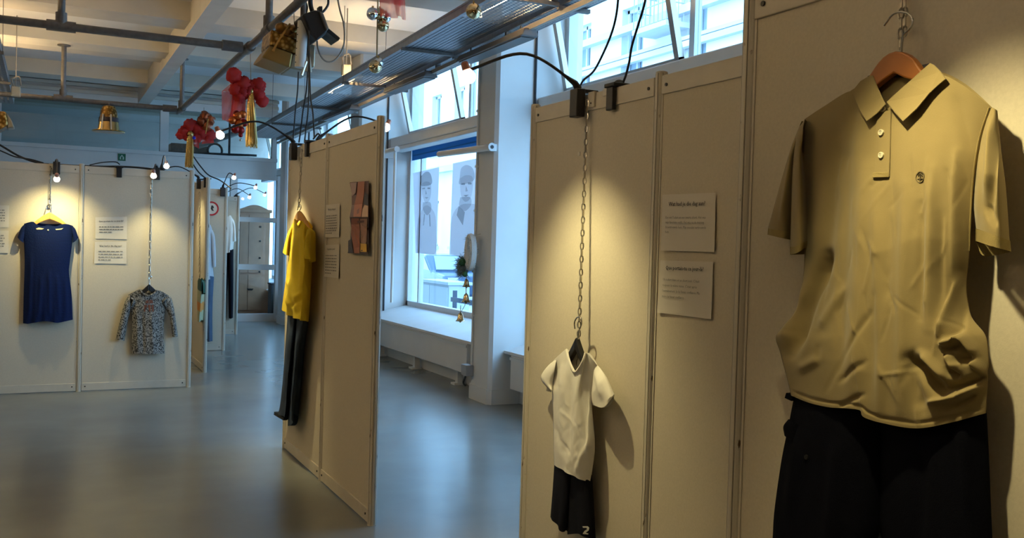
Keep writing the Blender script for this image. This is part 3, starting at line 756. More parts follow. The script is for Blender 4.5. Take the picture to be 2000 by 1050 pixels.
for (x, y, r) in ((549, 56, 13), (558, 68, 14), (570, 60, 12), (566, 76, 13), (548, 72, 12), (576, 72, 10)): q = g(x, y); bw.ball(q+Vector((0, -.02, 0)), r*.0036, 10, 7, .85, .14)
bw.build('bow', mat('brown_gold_bow', (.30, .15, .04), .3, metal=.7), t, smooth='all')
MB().prism(gp([(557, 52), (560, 53), (534, 92), (531, 90)], -.115), (0, -.008, 0)).prism(gp([(531, 90), (534, 92), (527, 108), (522, 106)], -.13), (0, -.008, 0)).build('ribbon', m_gold, t)
MB().tube([g(575, 50), g(574, 20)+Vector((0, 0, 0)), (g(574, 20).x, GY, 3.2)], .003, 5).build('string', m_gcable, t)
# white tube and the grey pole that carries the stage lamp
a = g(592, 42, 6.3); b = g(586, 132, 6.3)
t = thing('white_tube', 'white perforated tube standing upright in front of the gold gift box', 'tube', b)
MB().tube([b, a], .036, 16).build('sleeve', m_tube, t, smooth=True)
MB().tube([g(598, 120, 6.28), g(589, 147, 6.28)], .01, 8).build('steel_clip', m_chrome, t, smooth=True)
MB().tube([a, (a.x, a.y, 3.55)], .02, 10).build('pole', m_steel, t, smooth=True)
for k in range(6):
    q = b.lerp(a, .1+.15*k)+Vector((-.034, -.012, 0)); MB().ball(q, .004, 6, 4).build('hole_rim', m_darkgap, t)
# stage lamp
t = thing('stage_lamp', 'black stage lamp with a barn door flap hanging above the gold gift box', 'lamp', g(620, 40, 6.3))
MB().prism([g(*q, 6.2) for q in ((590, 28), (616, 19), (630, 22), (642, 54), (637, 66), (619, 80), (607, 66))], (0, .26, 0)).build('housing', m_black, t, bevel=.012)
MB().prism([g(*q, 6.18) for q in ((624, 22), (632, 26), (643, 56), (638, 60))], (0, .3, 0)).build('front_ring', mat('ring_grey', (.16, .15, .14), .4, metal=.5), t, bevel=.006)
MB().prism([g(*q, 6.24) for q in ((636, 60), (642, 55), (665, 74), (661, 80))], (0, .18, 0)).build('barn_door', m_black, t, bevel=.004)
MB().tube(catmull([g(606, -5, 6.3), g(607, 12, 6.3), g(612, 28, 6.3)], 10), .016, 8).tube(catmull([g(640, -10, 6.3), g(641, 8, 6.3), g(632, 22, 6.3), g(625, 26, 6.3)], 12), .008, 7).build('yoke', m_black, t, smooth=True)
MB().prism([g(*q, 6.26) for q in ((623, 12), (630, 12), (630, 24), (624, 25))], (0, .06, 0)).build('knob', m_black, t, bevel=.004)
MB().tube([g(606, -5, 6.3), (g(606, -5, 6.3).x, 6.3, 3.56)], .012, 8).build('hanging_bar', m_steel, t)
cable('grey cable hanging in a long loop right of the stage lamp', [g(x, y, 6.4) for x, y in ((619, 78), (621, 95), (629, 113), (641, 121), (655, 116), (668, 98), (673, 75), (671, 45), (664, 20), (656, -20))], .006, m_gcable)
cable('black cable tangled beside the white tube', [g(x, y, 6.33) for x, y in ((596, 2), (600, 14), (598, 30), (604, 60), (601, 90), (604, 120), (602, 150))], .007)
# gold hat
p = g(212, 258, 12.05); t = thing('gold_hat_decoration', 'gold party hat with a flat brim hanging from the far pipe', 'decoration', p)
k = 6.6e-3
MB().lathe(p, [(.18, 0), (.185, .008), (.18, .016), (.125, .018), (.112, .09), (.10, .155)], 20).build('base', m_gold, t, smooth=True)
MB().lathe(p+Vector((0, 0, .155)), [(.10, 0), (.092, .09), (.07, .145), (.02, .16)], 20).build('crown', m_goldpat, t, smooth=True)
MB().lathe(p+Vector((0, 0, .12)), [(.113, 0), (.108, .05)], 20).build('hat_band', mat('dark_band', (.03, .015, .02), .4), t, smooth=True)
for q in ((-.085, -.09, .1), (.02, -.115, .1)): MB().prism([p+Vector((q[0]-.008, q[1]-.03, .02)), p+Vector((q[0]+.008, q[1]-.03, .02)), p+Vector((q[0]*.8+.008, q[1]+.005, .2)), p+Vector((q[0]*.8-.008, q[1]+.005, .2))], (0, -.006, 0)).build('ribbon', mat('pale_ribbon', (.7, .62, .5), .3, metal=.4), t)
hang_wire(p+Vector((0, 0, .31)), t)
# woven gold parcel at the left edge
gq = lambda q, dy, y=9.6: [on(a, b, 'y', y)+Vector((0, dy, 0)) for a, b in q]
c = on(6, 240, 'y', 9.6); t = thing('woven_gold_parcel', 'woven gold parcel cut off by the left edge of the picture', 'decoration', c)
MB().prism(gq([(-30, 216), (13, 220), (17, 246), (0, 256), (-26, 262)], -.1), (0, .26, 0)).build('body', m_goldpat, t, bevel=.015)
MB().prism(gq([(14, 222), (24, 238), (29, 250), (14, 252)], -.08), (0, .2, 0)).build('end_wrap', mat('silver_wrap', (.42, .37, .28)), t, bevel=.01)
MB().tube([on(-5, 216, 'y', 9.6), (on(-5, 216, 'y', 9.6).x, 9.6, 2.985)], .003, 5).build('string', m_gcable, t)

def tassel(label, top, bot, r0, r1, y):
    a, b = on(*top, 'y', y), on(*bot, 'y', y); t = thing('gold_tassel', label, 'tassel', b, group='gold tassels hanging from the red tulle')
    rnd = random.Random(3); mb = MB()
    for k in range(110):
        an = rnd.uniform(0, 2*PI); q = math.sqrt(rnd.random()); r_a, r_b = r0*q, r1*q
        o1 = Vector((math.cos(an), math.sin(an), 0)); e = rnd.uniform(.86, 1.0)
        pts = [a+o1*r_a, a.lerp(b, .45)+o1*(r_a*.6+r_b*.4)+Vector((rnd.uniform(-.006, .006), rnd.uniform(-.006, .006), 0)), a.lerp(b, e)+o1*r_b]
        mb.tube(pts, .0035, 4, False)
    mb.build('strands', mat('tinsel_gold', (.75, .55, .22), .22, metal=.9), t, kind='stuff')
    MB().ball(a, r0*1.3, 10, 7).build('knot', m_gold, t, smooth='all')
tassel('long gold tassel hanging under the larger red tulle cluster', (490, 178), (491, 289), .022, .05, 7.88)
tassel('gold tassel hanging under the smaller red tulle cluster further back', (372, 262), (369, 328), .035, .05, 11.6)
def puffs(name, pts, y, m, t, sc, jit=.2, n=16):
    for (x, yy, r) in pts:
        p = on(x, yy, 'y', y); MB().ball(p, r*sc, n, 11, 1, jit).build(name, m, t, smooth='all')
SC = 8.5/FPX
t = thing('red_tulle_cluster', 'large red tulle bunch with copper baubles hanging below the pipe joint', 'decoration', on(475, 200, 'y', 7.9))
puffs('tulle_puff', [(456, 147, 13), (476, 164, 13), (474, 180, 12), (490, 166, 9), (504, 166, 12), (510, 168, 9), (505, 184, 12), (512, 196, 11), (486, 180, 10), (460, 175, 11), (500, 178, 10), (468, 190, 10)], 7.9, m_red, t, SC)
def veil(top, bot, y, m, name, t, amp=.012):
    n = 16; mb = MB(); V = []; rows = 14
    for j in range(rows+1):
        f = j/rows
        for i in range(n+1):
            s_ = i/n; x = (top[0]*(1-s_)+top[2]*s_)*(1-f)+(bot[0]*(1-s_)+bot[2]*s_)*f
            yy = (top[1]*(1-s_)+top[3]*s_)*(1-f)+(bot[1]*(1-s_)+bot[3]*s_)*f
            V.append(on(x, yy, 'y', y)+Vector((0, amp*math.sin(s_*8+f*2), 0)))
    fs = [(j*(n+1)+i, j*(n+1)+i+1, (j+1)*(n+1)+i+1, (j+1)*(n+1)+i) for j in range(rows) for i in range(n)]
    mb.add(V, fs).build(name, m, t, smooth='all')
veil((452, 162, 482, 172), (433, 178, 447, 180), 7.95, m_redthin, 'veil', t)
veil((433, 178, 470, 182), (434, 234, 452, 240), 7.95, m_redthin, 'veil', t)
veil((455, 175, 482, 180), (450, 238, 478, 242), 7.9, m_red, 'veil', t, .03)
for (x, yy, r, m) in ((462, 222, 6, m_redball), (474, 223, 7, m_orball), (464, 226, 8, m_orball), (454, 235, 7, m_orball), (467, 242, 8, m_orball), (476, 240, 7, m_redball), (460, 252, 8, m_redball), (470, 254, 7, m_redball), (470, 264, 4, m_redball), (470, 273, 2.5, m_silver)):
    MB().ball(on(x, yy, 'y', 7.78), r*SC, 14, 9).build('bauble', m, t, smooth='all')
MB().tube([on(490, 160, 'y', 7.9), (on(489, 100, 'y', 7.9).x, 7.9, 2.93)], .003, 5).build('string', mat('copper_string', (.4, .25, .15), .5), t)
SC2 = 12.4/FPX
t = thing('red_tulle_cluster', 'smaller red tulle bunch with foil bits hanging at the far end of the long pipe', 'decoration', on(390, 255, 'y', 11.65))
puffs('tulle_puff', [(372, 246, 12), (360, 258, 10), (384, 252, 12), (352, 264, 7), (395, 258, 12), (408, 264, 11), (385, 268, 9), (366, 266, 8)], 11.65, m_red, t, SC2)
puffs('foil_bunch', [(400, 228, 9), (410, 234, 8), (394, 236, 8), (404, 246, 9)], 11.6, mat('red_gold_foil', (.38, .10, .04), .3, metal=.7), t, SC2, .3, 10)
veil((374, 262, 388, 264), (376, 284, 389, 290), 11.6, m_redthin, 'veil', t)
veil((396, 262, 416, 262), (394, 281, 418, 279), 11.6, m_redthin, 'veil', t)
MB().prism([on(*q, 'y', 11.5) for q in ((405, 232), (408, 233), (402, 262), (400, 261))], (0, -.02, 0)).build('ribbon', m_gold, t)
MB().ball(on(379, 269, 'y', 11.5), 3*SC2, 10, 7).build('blue_bead', mat('blue_bead', (.02, .03, .5), .3), t, smooth='all')
MB().tube([on(398, 224, 'y', 11.65), (on(398, 224, 'y', 11.65).x, 11.65, 2.94)], .003, 5).build('string', m_gcable, t)
# bauble strings by the tray
SB = 7.0/FPX*1.12
def bauble_string(label, balls, strings, y):
    x, yy = balls[0][:2]; t = thing('bauble_string', label, 'decoration', on(x, yy, 'y', y))
    for (x, yy, r, m) in balls:
        p = on(x, yy, 'y', y); b = MB().ball(p, r*SB, 20, 13).build('bauble', m, t, smooth='all')
        MB().lathe(p+Vector((0, 0, r*SB*.95)), [(.008, 0), (.008, .014)], 8).build('bauble_cap', m_gold, b)
    for q in strings: MB().tube([on(x, yy, 'y', y) for x, yy in q], .006, 6).build('string', mat('gold_cord', (.35, .27, .14), .5), t)
    return t
bauble_string('string of gold and silver baubles hanging against the tray', [(728, 27, 11, m_silver), (742, 28, 11, m_bauble), (754, 34, 9, m_silver), (748, 50, 11, m_bauble), (739, 122, 9, m_silver), (733, 130, 12, m_bauble)],
              [[(738, -30), (738, 10), (737, 55), (736, 115)]], 6.9)
bauble_string('single dark gold bauble on a red string at the top edge', [(925, 22, 12, m_bauble)], [[(925, -40), (925, 10)]], 5.6)
t = thing('red_tulle_strip', 'thin red tulle strip hanging beside the baubles at the top edge', 'decoration', on(770, 10, 'y', 6.8))
veil((741, -30, 792, -30), (744, 32, 776, 36), 6.8, m_redthin, 'veil', t, .015)
veil((762, -30, 792, -30), (776, 30, 792, 40), 6.78, m_redthin, 'veil', t, .015)
MB().tube([on(768, -30, 'y', 6.8), (on(768, -30, 'y', 6.8).x, 6.8, 3.7)], .003, 5).build('string', m_gcable, t)

# ================================================================== CHAINS, HANGERS, GARMENTS
def chain(label, a, b, r=.0022, link=.016):
    """a top, b bottom world points"""
    a, b = Vector(a), Vector(b); t = thing('hanging_chain', label, 'chain', b, group='chains the garments hang from')
    n = max(2, int((b-a).length/(link*1.45))); d = (b-a)/n; mb = MB(); dn = d.normalized()
    x = dn.orthogonal().normalized(); y = dn.cross(x)
    for k in range(n):
        c = a+d*(k+.5); s_ = x if k % 2 else y; pts = []
        for j in range(9):
            an = 2*PI*j/8; pts.append(c+dn*(math.cos(an)*link*.85)+s_*(math.sin(an)*link*.36))
        mb.tube(pts, r, 4, False)
    mb.build('links', m_chain, t, kind='stuff'); return t
def hanger(label, fr, hook_px, neck_px, ends_px, m, w=.045, thick=.02, r=.0028, arm_h=None, ends_w=None, arch=.012):
    """hook_px: polyline of the wire hook, neck_px: (x,y) top of the yoke, ends_px: both arm ends"""
    p = fr.at(*neck_px, w); t = thing('clothes_hanger', label, 'hanger', p, group='clothes hangers')
    hk = [fr.at(*q[:2], w+(q[2] if len(q) > 2 else 0)) for q in hook_px]
    MB().tube(catmull(hk, 26), r, 8).build('hook', m_chrome, t, smooth=True)
    n = fr.n(); l, r_ = (fr.at(*e, ends_w or w*.6) for e in ends_px); h = arm_h or .055
    def arm(e):
        pts = []; N = 10
        up = []; dn = []
        for k in range(N+1):
            f = k/N; q = p.lerp(e, f); sag = arch*math.sin(PI*f)
            up.append(q+Vector((0, 0, sag+.004*(1-f)))); dn.append(q+Vector((0, 0, sag-h*(1-.62*f)-(.0 if f > .08 else .0))))
        return up+dn[::-1]
    mb = MB()
    for e in (l, r_): mb.prism([q-n*thick/2 for q in arm(e)], n*thick)
    mb.build('yoke', m, t, bevel=.005)
    return t

# ---- khaki polo and dark trousers on the nearest panel
def weave(scale, dark, light):
    return ramp_pat('ShaderNodeTexNoise', scale, [(.35, dark), (.65, light)])
m_polo = mat('khaki_pique', (.265, .205, .095), .9, noise=.13, nscale=9, bump=.18, bscale=900, spec=.12, sheen=.15)
m_polo2 = mat('khaki_rib', (.27, .21, .09), .9, noise=.12, nscale=40, bump=.3, bscale=700, spec=.12)
m_navy = mat('black_navy_twill', (.003, .0035, .0075), .9, noise=.2, nscale=30, bump=.4, bscale=600, spec=.06)
m_btn = mat('pearl_button', (.72, .68, .52), .2)
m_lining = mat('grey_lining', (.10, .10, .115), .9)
chain('chain of the khaki polo going up out of the picture', F_NEAR.at(1763, -60, .02), F_NEAR.at(1758, 95, .035), .0022, .013)
chain('second chain end hanging beside the khaki polo hook', F_NEAR.at(1769, -60, .008), F_NEAR.at(1767, 70, .010), .002, .012)
t = thing('clothes_hanger', 'wooden hanger with a large wire hook holding the khaki polo', 'hanger', F_NEAR.at(1757, 102, .05), group='clothes hangers')
MB().tube(catmull([F_NEAR.at(x, y, .05) for x, y in ((1727, 50), (1733, 42), (1742, 30), (1757, 24), (1774, 27), (1783, 40), (1779, 54), (1766, 68), (1762, 85), (1761, 106))], 30), .0019, 8).build('hook', m_chrome, t, smooth=True)
yk = [tuple(v)[:2] for v in catmull([(x, y, 0) for x, y in ((1606, 242), (1660, 192), (1700, 161), (1716, 138), (1735, 114), (1757, 102), (1778, 105), (1797, 119), (1812, 140), (1850, 172), (1900, 214))], 30)]
yk += [(1898, 222), (1850, 186), (1800, 160), (1776, 153), (1757, 144), (1738, 157), (1712, 178), (1665, 205), (1610, 250)]
MB().prism([F_NEAR.at(x, y, .042) for x, y in yk], (-.016, 0, 0)).build('yoke', m_wood, t, bevel=.004)
t = thing('polo_shirt', 'khaki short-sleeved polo shirt hanging on the nearest panel', 'shirt', F_NEAR.at(1750, 520, .05))
POLO = dict(
 T=[(1572, 232), (1610, 207), (1660, 178), (1690, 190), (1712, 205), (1728, 214), (1745, 203), (1785, 172), (1832, 146), (1880, 166), (1938, 210)],
 Tb=[(1572, 232), (1610, 207), (1660, 172), (1690, 152), (1730, 150), (1760, 150), (1790, 142), (1832, 140), (1880, 164), (1938, 210)],
 L=[(1572, 232), (1562, 300), (1570, 380), (1572, 470), (1568, 545), (1556, 605), (1530, 640), (1516, 658), (1524, 690), (1536, 735), (1545, 772)],
 R=[(1938, 210), (1918, 270), (1903, 350), (1897, 430), (1893, 500), (1888, 560), (1896, 615), (1925, 655), (1932, 700), (1930, 735), (1928, 770), (1926, 806)],
 B=[(1545, 772), (1580, 786), (1620, 795), (1655, 797), (1680, 801), (1686, 813), (1720, 825), (1790, 836), (1860, 824), (1926, 806)])
PF = [((1640, 250), (1602, 560), 16, -.012), ((1610, 500), (1545, 690), 12, -.032), ((1570, 560), (1524, 665), 10, .020), ((1690, 330), (1665, 780), 17, .008), ((1655, 300), (1640, 720), 12, -.006),
      ((1712, 360), (1720, 800), 12, .008), ((1745, 380), (1700, 760), 18, -.005), ((1770, 360), (1760, 800), 14, .007), ((1799, 400), (1797, 620), 8, -.006), ((1822, 330), (1815, 640), 11, .008), ((1838, 420), (1835, 600), 8, -.005),
      ((1870, 300), (1868, 560), 12, .008), ((1880, 540), (1835, 650), 8, .012), ((1888, 590), (1852, 690), 12, -.013),
      ((1842, 672), (1885, 655), 7, .028), ((1885, 655), (1908, 690), 7, .024), ((1848, 690), (1870, 720), 8, .014), ((1862, 702), (1900, 700), 7, -.012), ((1900, 705), (1930, 730), 8, .024), ((1850, 722), (1872, 735), 6, -.012),
      ((1778, 700), (1840, 765), 12, -.022), ((1840, 762), (1925, 735), 7, -.020), ((1770, 710), (1800, 800), 12, -.010), ((1815, 785), (1870, 775), 5, .014), ((1870, 775), (1922, 752), 5, .016), ((1850, 800), (1905, 770), 7, -.010), ((1800, 690), (1850, 740), 8, .013),
      ((1635, 795), (1686, 770), 4, -.005), ((1640, 745), (1690, 705), 5, -.004), ((1655, 690), (1700, 610), 5, -.004), ((1560, 720), (1600, 700), 9, .005), ((1600, 640), (1650, 560), 10, .006),
      ((1672, 195), (1645, 330), 12, -.005), ((1860, 180), (1905, 300), 12, -.004)]
rw = random.Random(11)
for k in range(70):
    x, y = rw.uniform(1590, 1900), rw.uniform(300, 760); an = rw.gauss(0, .35); ln = rw.uniform(25, 90)
    PF.append(((x, y), (x+math.sin(an)*ln, y+math.cos(an)*ln), rw.uniform(2.5, 5), rw.choice((-1, 1))*rw.uniform(.0008, .0022)))
hem = [(1548, 764), (1580, 777), (1620, 786), (1655, 788), (1684, 793), (1692, 803), (1720, 815), (1790, 826), (1860, 814), (1925, 796)]
PF += [(a, b, 2.2, -.0035) for a, b in zip(hem, hem[1:])]
PC = Cloth(F_NEAR, POLO['T'], POLO['B'], POLO['L'], POLO['R'], we=.05, bulge=.062, back=.03, nu=150, nv=190, folds=PF, Tb=POLO['Tb'], prof=lambda y: .55+.5*min(1, y*2.2)-.15*max(0, y-.85)/.15)
body = PC.build('torso', m_polo, t)
SL = Cloth(F_NEAR, [(1572, 232), (1568, 255), (1566, 300)], [(1543, 484), (1556, 482), (1574, 472)], [(1572, 232), (1556, 262), (1548, 330), (1545, 420), (1543, 484)], [(1566, 300), (1572, 360), (1574, 420), (1574, 472)], we=.06, bulge=.03, back=.045, nu=14, nv=30)
SL.build('sleeve', m_polo, t)
SL2 = Cloth(F_NEAR, [(1566, 236), (1562, 246), (1560, 262)], [(1500, 446), (1525, 450), (1546, 454)], [(1566, 236), (1548, 280), (1528, 345), (1500, 446)], [(1560, 262), (1553, 330), (1549, 390), (1546, 454)], we=.04, bulge=.022, back=.012, nu=16, nv=30, folds=[((1552, 280), (1525, 440), 6, .006)])
SL2.build('sleeve', m_polo, t)
CU = Cloth(F_NEAR, [(1500, 446), (1525, 450), (1547, 454)], [(1499, 458), (1524, 464), (1544, 468)], [(1500, 446), (1499, 458)], [(1547, 454), (1544, 468)], we=.04, bulge=.026, back=.010, nu=14, nv=4); CU.build('cuff', m_polo2, t)
CU = Cloth(F_NEAR, [(1543, 482), (1556, 480), (1574, 470)], [(1543, 497), (1556, 494), (1572, 484)], [(1543, 482), (1543, 497)], [(1574, 470), (1572, 484)], we=.06, bulge=.033, back=.028, nu=12, nv=4); CU.build('cuff', m_polo2, t)
SR = Cloth(F_NEAR, [(1932, 208), (1940, 211), (1948, 216)], [(1906, 446), (1935, 456), (1972, 470)], [(1932, 208), (1915, 270), (1905, 350), (1902, 400), (1906, 446)], [(1948, 216), (1955, 290), (1965, 370), (1972, 470)], we=.045, bulge=.042, back=.036, nu=36, nv=48, prof=lambda y: min(1, .15+1.6*y),
           folds=[((1936, 235), (1926, 380), 6, .008), ((1946, 260), (1932, 420), 7, -.009), ((1925, 400), (1945, 440), 6, -.007), ((1915, 300), (1908, 430), 5, .004)], Bb=[(1906, 500), (1935, 512), (1974, 492)])
SR.build('sleeve', m_polo, t)
CU = Cloth(F_NEAR, [(1905, 446), (1935, 456), (1973, 470)], [(1905, 470), (1935, 480), (1975, 491)], [(1905, 446), (1905, 470)], [(1973, 470), (1975, 491)], we=.045, bulge=.046, back=.036, nu=20, nv=5, Bb=[(1905, 500), (1915, 521), (1975, 492)]); CU.build('cuff', m_polo2, t)
for seam, w0 in (([(1934, 210), (1914, 272), (1902, 350), (1897, 430), (1895, 490)], 3.0), ([(1570, 236), (1562, 300), (1569, 380), (1572, 460)], 0)):
    MB().tube(catmull([PC.pt(x-2 if x > 1800 else x+3, y, .0004) for x, y in seam], 24), .0014, 5).build('armhole_seam', m_polo2, t, smooth=True)
def leaf(pts, lift0, lift1, edge, name):
    """collar leaf: lies on the torso at its top edge and stands off at its tip"""
    P = []
    ys = [y for x, y in pts]; a, b = min(ys), max(ys)
    for x, y in pts:
        f = (y-a)/(b-a); we = max(.075, PC.front(x, min(max(y, 170), 240))[1])+lift0+(lift1-lift0)*f; P.append(F_NEAR.out(F_NEAR.at(x, y, we), we))
    MB().prism(P, (.0026, 0, 0)).build(name, m_polo, t, bevel=.001)
leaf([(1704, 147), (1697, 148), (1680, 158), (1664, 178), (1669, 192), (1678, 214), (1692, 237), (1712, 222), (1729, 204), (1722, 190), (1712, 168)], .006, .016, 0, 'collar_leaf')
leaf([(1816, 123), (1824, 127), (1836, 139), (1847, 154), (1832, 166), (1815, 182), (1790, 212), (1763, 237), (1746, 219), (1731, 199), (1748, 183), (1772, 162), (1795, 141)], .006, .018, 0, 'collar_leaf')
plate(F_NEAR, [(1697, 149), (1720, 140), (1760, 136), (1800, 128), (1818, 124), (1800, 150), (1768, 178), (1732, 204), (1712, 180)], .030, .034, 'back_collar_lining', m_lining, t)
def on_polo(pts, lift, th, name, m, n=0):
    P = [PC.pt(x, y, lift) for x, y in pts]; return MB().prism(P, (-th, 0, 0)).build(name, m, t, bevel=.0008)
on_polo([(1715, 216), (1742, 216), (1741, 250), (1740, 300), (1738, 345), (1711, 345), (1713, 300), (1714, 250)], .0005, .003, 'placket', m_polo)
on_polo([(1709, 337), (1737, 336), (1738, 346), (1709, 347)], .003, .002, 'placket_end', m_polo2)
for y, x in ((213, 1728), (259, 1725), (303, 1725)):
    p = PC.pt(x, y, .0045); b = MB().lathe(p, [(.0052, .002), (.0058, -.001), (.0056, -.003), (.0042, -.0034), (.0038, -.0022)], 16, 'x').build('button', m_btn, t, smooth=True)
    for dy, dz in ((-.0013, .0013), (.0013, .0013), (-.0013, -.0013), (.0013, -.0013)): MB().lathe(p+Vector((-.0022, dy, dz)), [(.0006, -.0006), (.0006, .0002)], 6, 'x').build('button_hole', m_bolt, b)
p = PC.pt(1798, 346, .0006); em = MB()
em.tube([p+Vector((-.0005, math.cos(k/12*2*PI)*.0085, math.sin(k/12*2*PI)*.0095)) for k in range(13)], .0011, 5)
em.tube([p+Vector((-.0005, math.cos(k/6*PI)*.004, .002+math.sin(k/6*PI)*.004)) for k in range(7)], .001, 5).tube([p+Vector((-.0005, .005, -.003)), p+Vector((-.0005, -.005, -.003))], .0012, 5).tube([p+Vector((-.0005, 0, .004)), p+Vector((-.0005, 0, -.006))], .0011, 5)
em.build('embroidered_emblem', mat('emblem_thread', (.09, .07, .035), .8), t, smooth=True)
t = thing('dark_trousers', 'very dark navy trousers hanging below the khaki polo', 'trousers', F_NEAR.at(1715, 900, .04))
TL = Cloth(F_NEAR, [(1552, 768), (1640, 760), (1735, 770)], [(1470, 1400), (1560, 1405), (1660, 1400)], [(1552, 768), (1540, 830), (1526, 900), (1512, 1000), (1506, 1080), (1480, 1250), (1470, 1400)], [(1735, 770), (1732, 900), (1720, 1030), (1706, 1080), (1680, 1250), (1660, 1400)], we=.035, bulge=.045, back=.012, nu=30, nv=40, waves=[(2.5, .4, .006, .2)], folds=[((1560, 850), (1540, 1000), 12, .008), ((1640, 850), (1620, 1100), 16, .008)])
TL.build('trouser_leg', m_navy, t)
TR = Cloth(F_NEAR, [(1705, 770), (1810, 775), (1926, 780)], [(1755, 1400), (1850, 1405), (1960, 1400)], [(1705, 770), (1708, 900), (1718, 1036), (1732, 1080), (1748, 1250), (1755, 1400)], [(1926, 780), (1932, 900), (1936, 1000), (1940, 1080), (1950, 1250), (1960, 1400)], we=.035, bulge=.045, back=.012, nu=30, nv=40, waves=[(2.5, 1.4, .006, .2)], folds=[((1880, 830), (1900, 1000), 14, .009), ((1800, 880), (1790, 1100), 16, -.008)])
TR.build('trouser_leg', m_navy, t)
PK = Cloth(F_NEAR, [(1540, 818), (1552, 826), (1572, 834)], [(1532, 850), (1545, 862), (1562, 862)], [(1540, 818), (1530, 832), (1532, 850)], [(1572, 834), (1570, 850), (1562, 862)], we=.035, bulge=.02, back=.014, nu=10, nv=10); PK.build('pocket_flap', m_navy, t)
plate(F_NEAR, [(1543, 776), (1556, 782), (1560, 772), (1546, 766)], .03, .045, 'belt_loop', m_navy, t)
p = TL.pt(1577, 892, .002); MB().lathe(p, [(.005, .001), (.005, -.002)], 12, 'x').build('rivet', mat('dark_rivet', (.05, .05, .05), .4, metal=.8), t)
# small label on the panel behind, chain hook far above is out of the picture

# ---- white T-shirt and black shorts
m_tee = mat('white_cotton', (.80, .77, .70), .9, noise=.05, nscale=20, bump=.12, bscale=800, spec=.1)
m_shorts = mat('black_jersey', (.008, .0085, .014), .85, bump=.3, bscale=400, spec=.08)
hk = chain_hook(F_RIGHT, 1149, 'small bracket holding the white shirt chain')
chain('long chain from the panel top down to the white T-shirt', F_RIGHT.at(1147, 195, .012), F_RIGHT.at(1131, 640, .04), .003, .017)
chain('loose chain end dangling through the collar of the white T-shirt', F_RIGHT.at(1131, 644, .036), F_RIGHT.at(1129, 715, .03), .003, .017)
hanger('small black hanger holding the white T-shirt', F_RIGHT, [(1123, 642), (1122, 630), (1127, 620), (1134, 620), (1136, 632), (1131, 646), (1129, 662)], (1128, 660), [(1087, 716), (1163, 728)], m_black, .055, .02, .003, .045, .035, -.022)
t = thing('white_t_shirt', 'white short-sleeved T-shirt on a black hanger', 'shirt', F_RIGHT.at(1120, 800, .05))
TF = [((1100, 720), (1096, 900), 8, .010), ((1112, 740), (1112, 880), 6, -.006), ((1130, 740), (1124, 920), 8, .010), ((1145, 740), (1140, 880), 7, -.008), ((1152, 800), (1150, 900), 5, .008), ((1085, 830), (1105, 890), 6, -.006), ((1150, 860), (1125, 925), 5, .006), ((1090, 712), (1084, 760), 5, -.006)]
rw = random.Random(4)
for k in range(40):
    x, y = rw.uniform(1084, 1156), rw.uniform(745, 920); an = rw.gauss(0, .5); ln = rw.uniform(10, 45)
    TF.append(((x, y), (x+math.sin(an)*ln, y+math.cos(an)*ln), rw.uniform(1.5, 3), rw.choice((-1, 1))*rw.uniform(.0008, .0022)))
TC = Cloth(F_RIGHT, [(1081, 703), (1095, 690), (1108, 681), (1112, 700), (1118, 716), (1125, 726), (1134, 716), (1141, 702), (1145, 688), (1156, 700), (1167, 714)], [(1082, 907), (1104, 921), (1126, 932), (1152, 943)],
           [(1081, 703), (1078, 735), (1078, 763), (1080, 810), (1081, 857), (1082, 907)], [(1167, 714), (1160, 750), (1156, 786), (1159, 823), (1162, 874), (1157, 915), (1152, 943)], we=.045, bulge=.042, back=.034, nu=60, nv=70, folds=TF,
           Tb=[(1081, 703), (1095, 690), (1108, 683), (1125, 690), (1145, 689), (1156, 700), (1167, 714)], waves=[(3, .5, .004, .3)])
TC.build('torso', m_tee, t)
S1 = Cloth(F_RIGHT, [(1088, 699), (1084, 716), (1081, 738)], [(1069, 757), (1073, 759), (1080, 762)], [(1088, 699), (1070, 714), (1057, 732), (1058, 744), (1069, 757)], [(1081, 738), (1080, 750), (1080, 762)], we=.048, bulge=.02, back=.034, nu=12, nv=18); S1.build('sleeve', m_tee, t)
S2 = Cloth(F_RIGHT, [(1160, 707), (1158, 730), (1155, 755)], [(1198, 771), (1180, 786), (1156, 788)], [(1160, 707), (1172, 718), (1187, 740), (1200, 769)], [(1155, 755), (1154, 772), (1156, 788)], we=.045, bulge=.028, prof=lambda y: min(1, .2+1.8*y), back=.03, nu=18, nv=20, folds=[((1165, 725), (1175, 775), 5, .008), ((1175, 730), (1188, 765), 4, -.006)]); S2.build('sleeve', m_tee, t)
S3 = Cloth(F_RIGHT, [(1199, 769), (1180, 784), (1156, 787)], [(1198, 774), (1178, 795), (1157, 790)], [(1199, 769), (1198, 774)], [(1156, 787), (1157, 790)], we=.046, bulge=.029, back=.029, nu=14, nv=3); S3.build('sleeve_hem', m_tee, t)
MB().tube(catmull([TC.pt(x, y, .003) for x, y in ((1108, 682), (1112, 700), (1118, 716), (1125, 726), (1134, 716), (1141, 702), (1145, 689))], 22), .005, 6).build('neck_binding', m_tee, t, smooth=True)
plate(F_RIGHT, [(1069, 756), (1077, 758), (1077, 765), (1069, 763)], .045, .05, 'turned_cuff', m_tee, t)
t = thing('black_shorts', 'black sports shorts with a pale printed mark under the white T-shirt', 'shorts', F_RIGHT.at(1120, 980, .04))
A1 = Cloth(F_RIGHT, [(1083, 900), (1100, 908), (1118, 918)], [(1075, 1009), (1098, 1038), (1107, 1028)], [(1083, 900), (1079, 960), (1075, 1009)], [(1118, 918), (1114, 980), (1107, 1028)], we=.035, bulge=.03, back=.012, nu=18, nv=22, waves=[(2, 0, .005, .2)]); A1.build('leg', m_shorts, t)
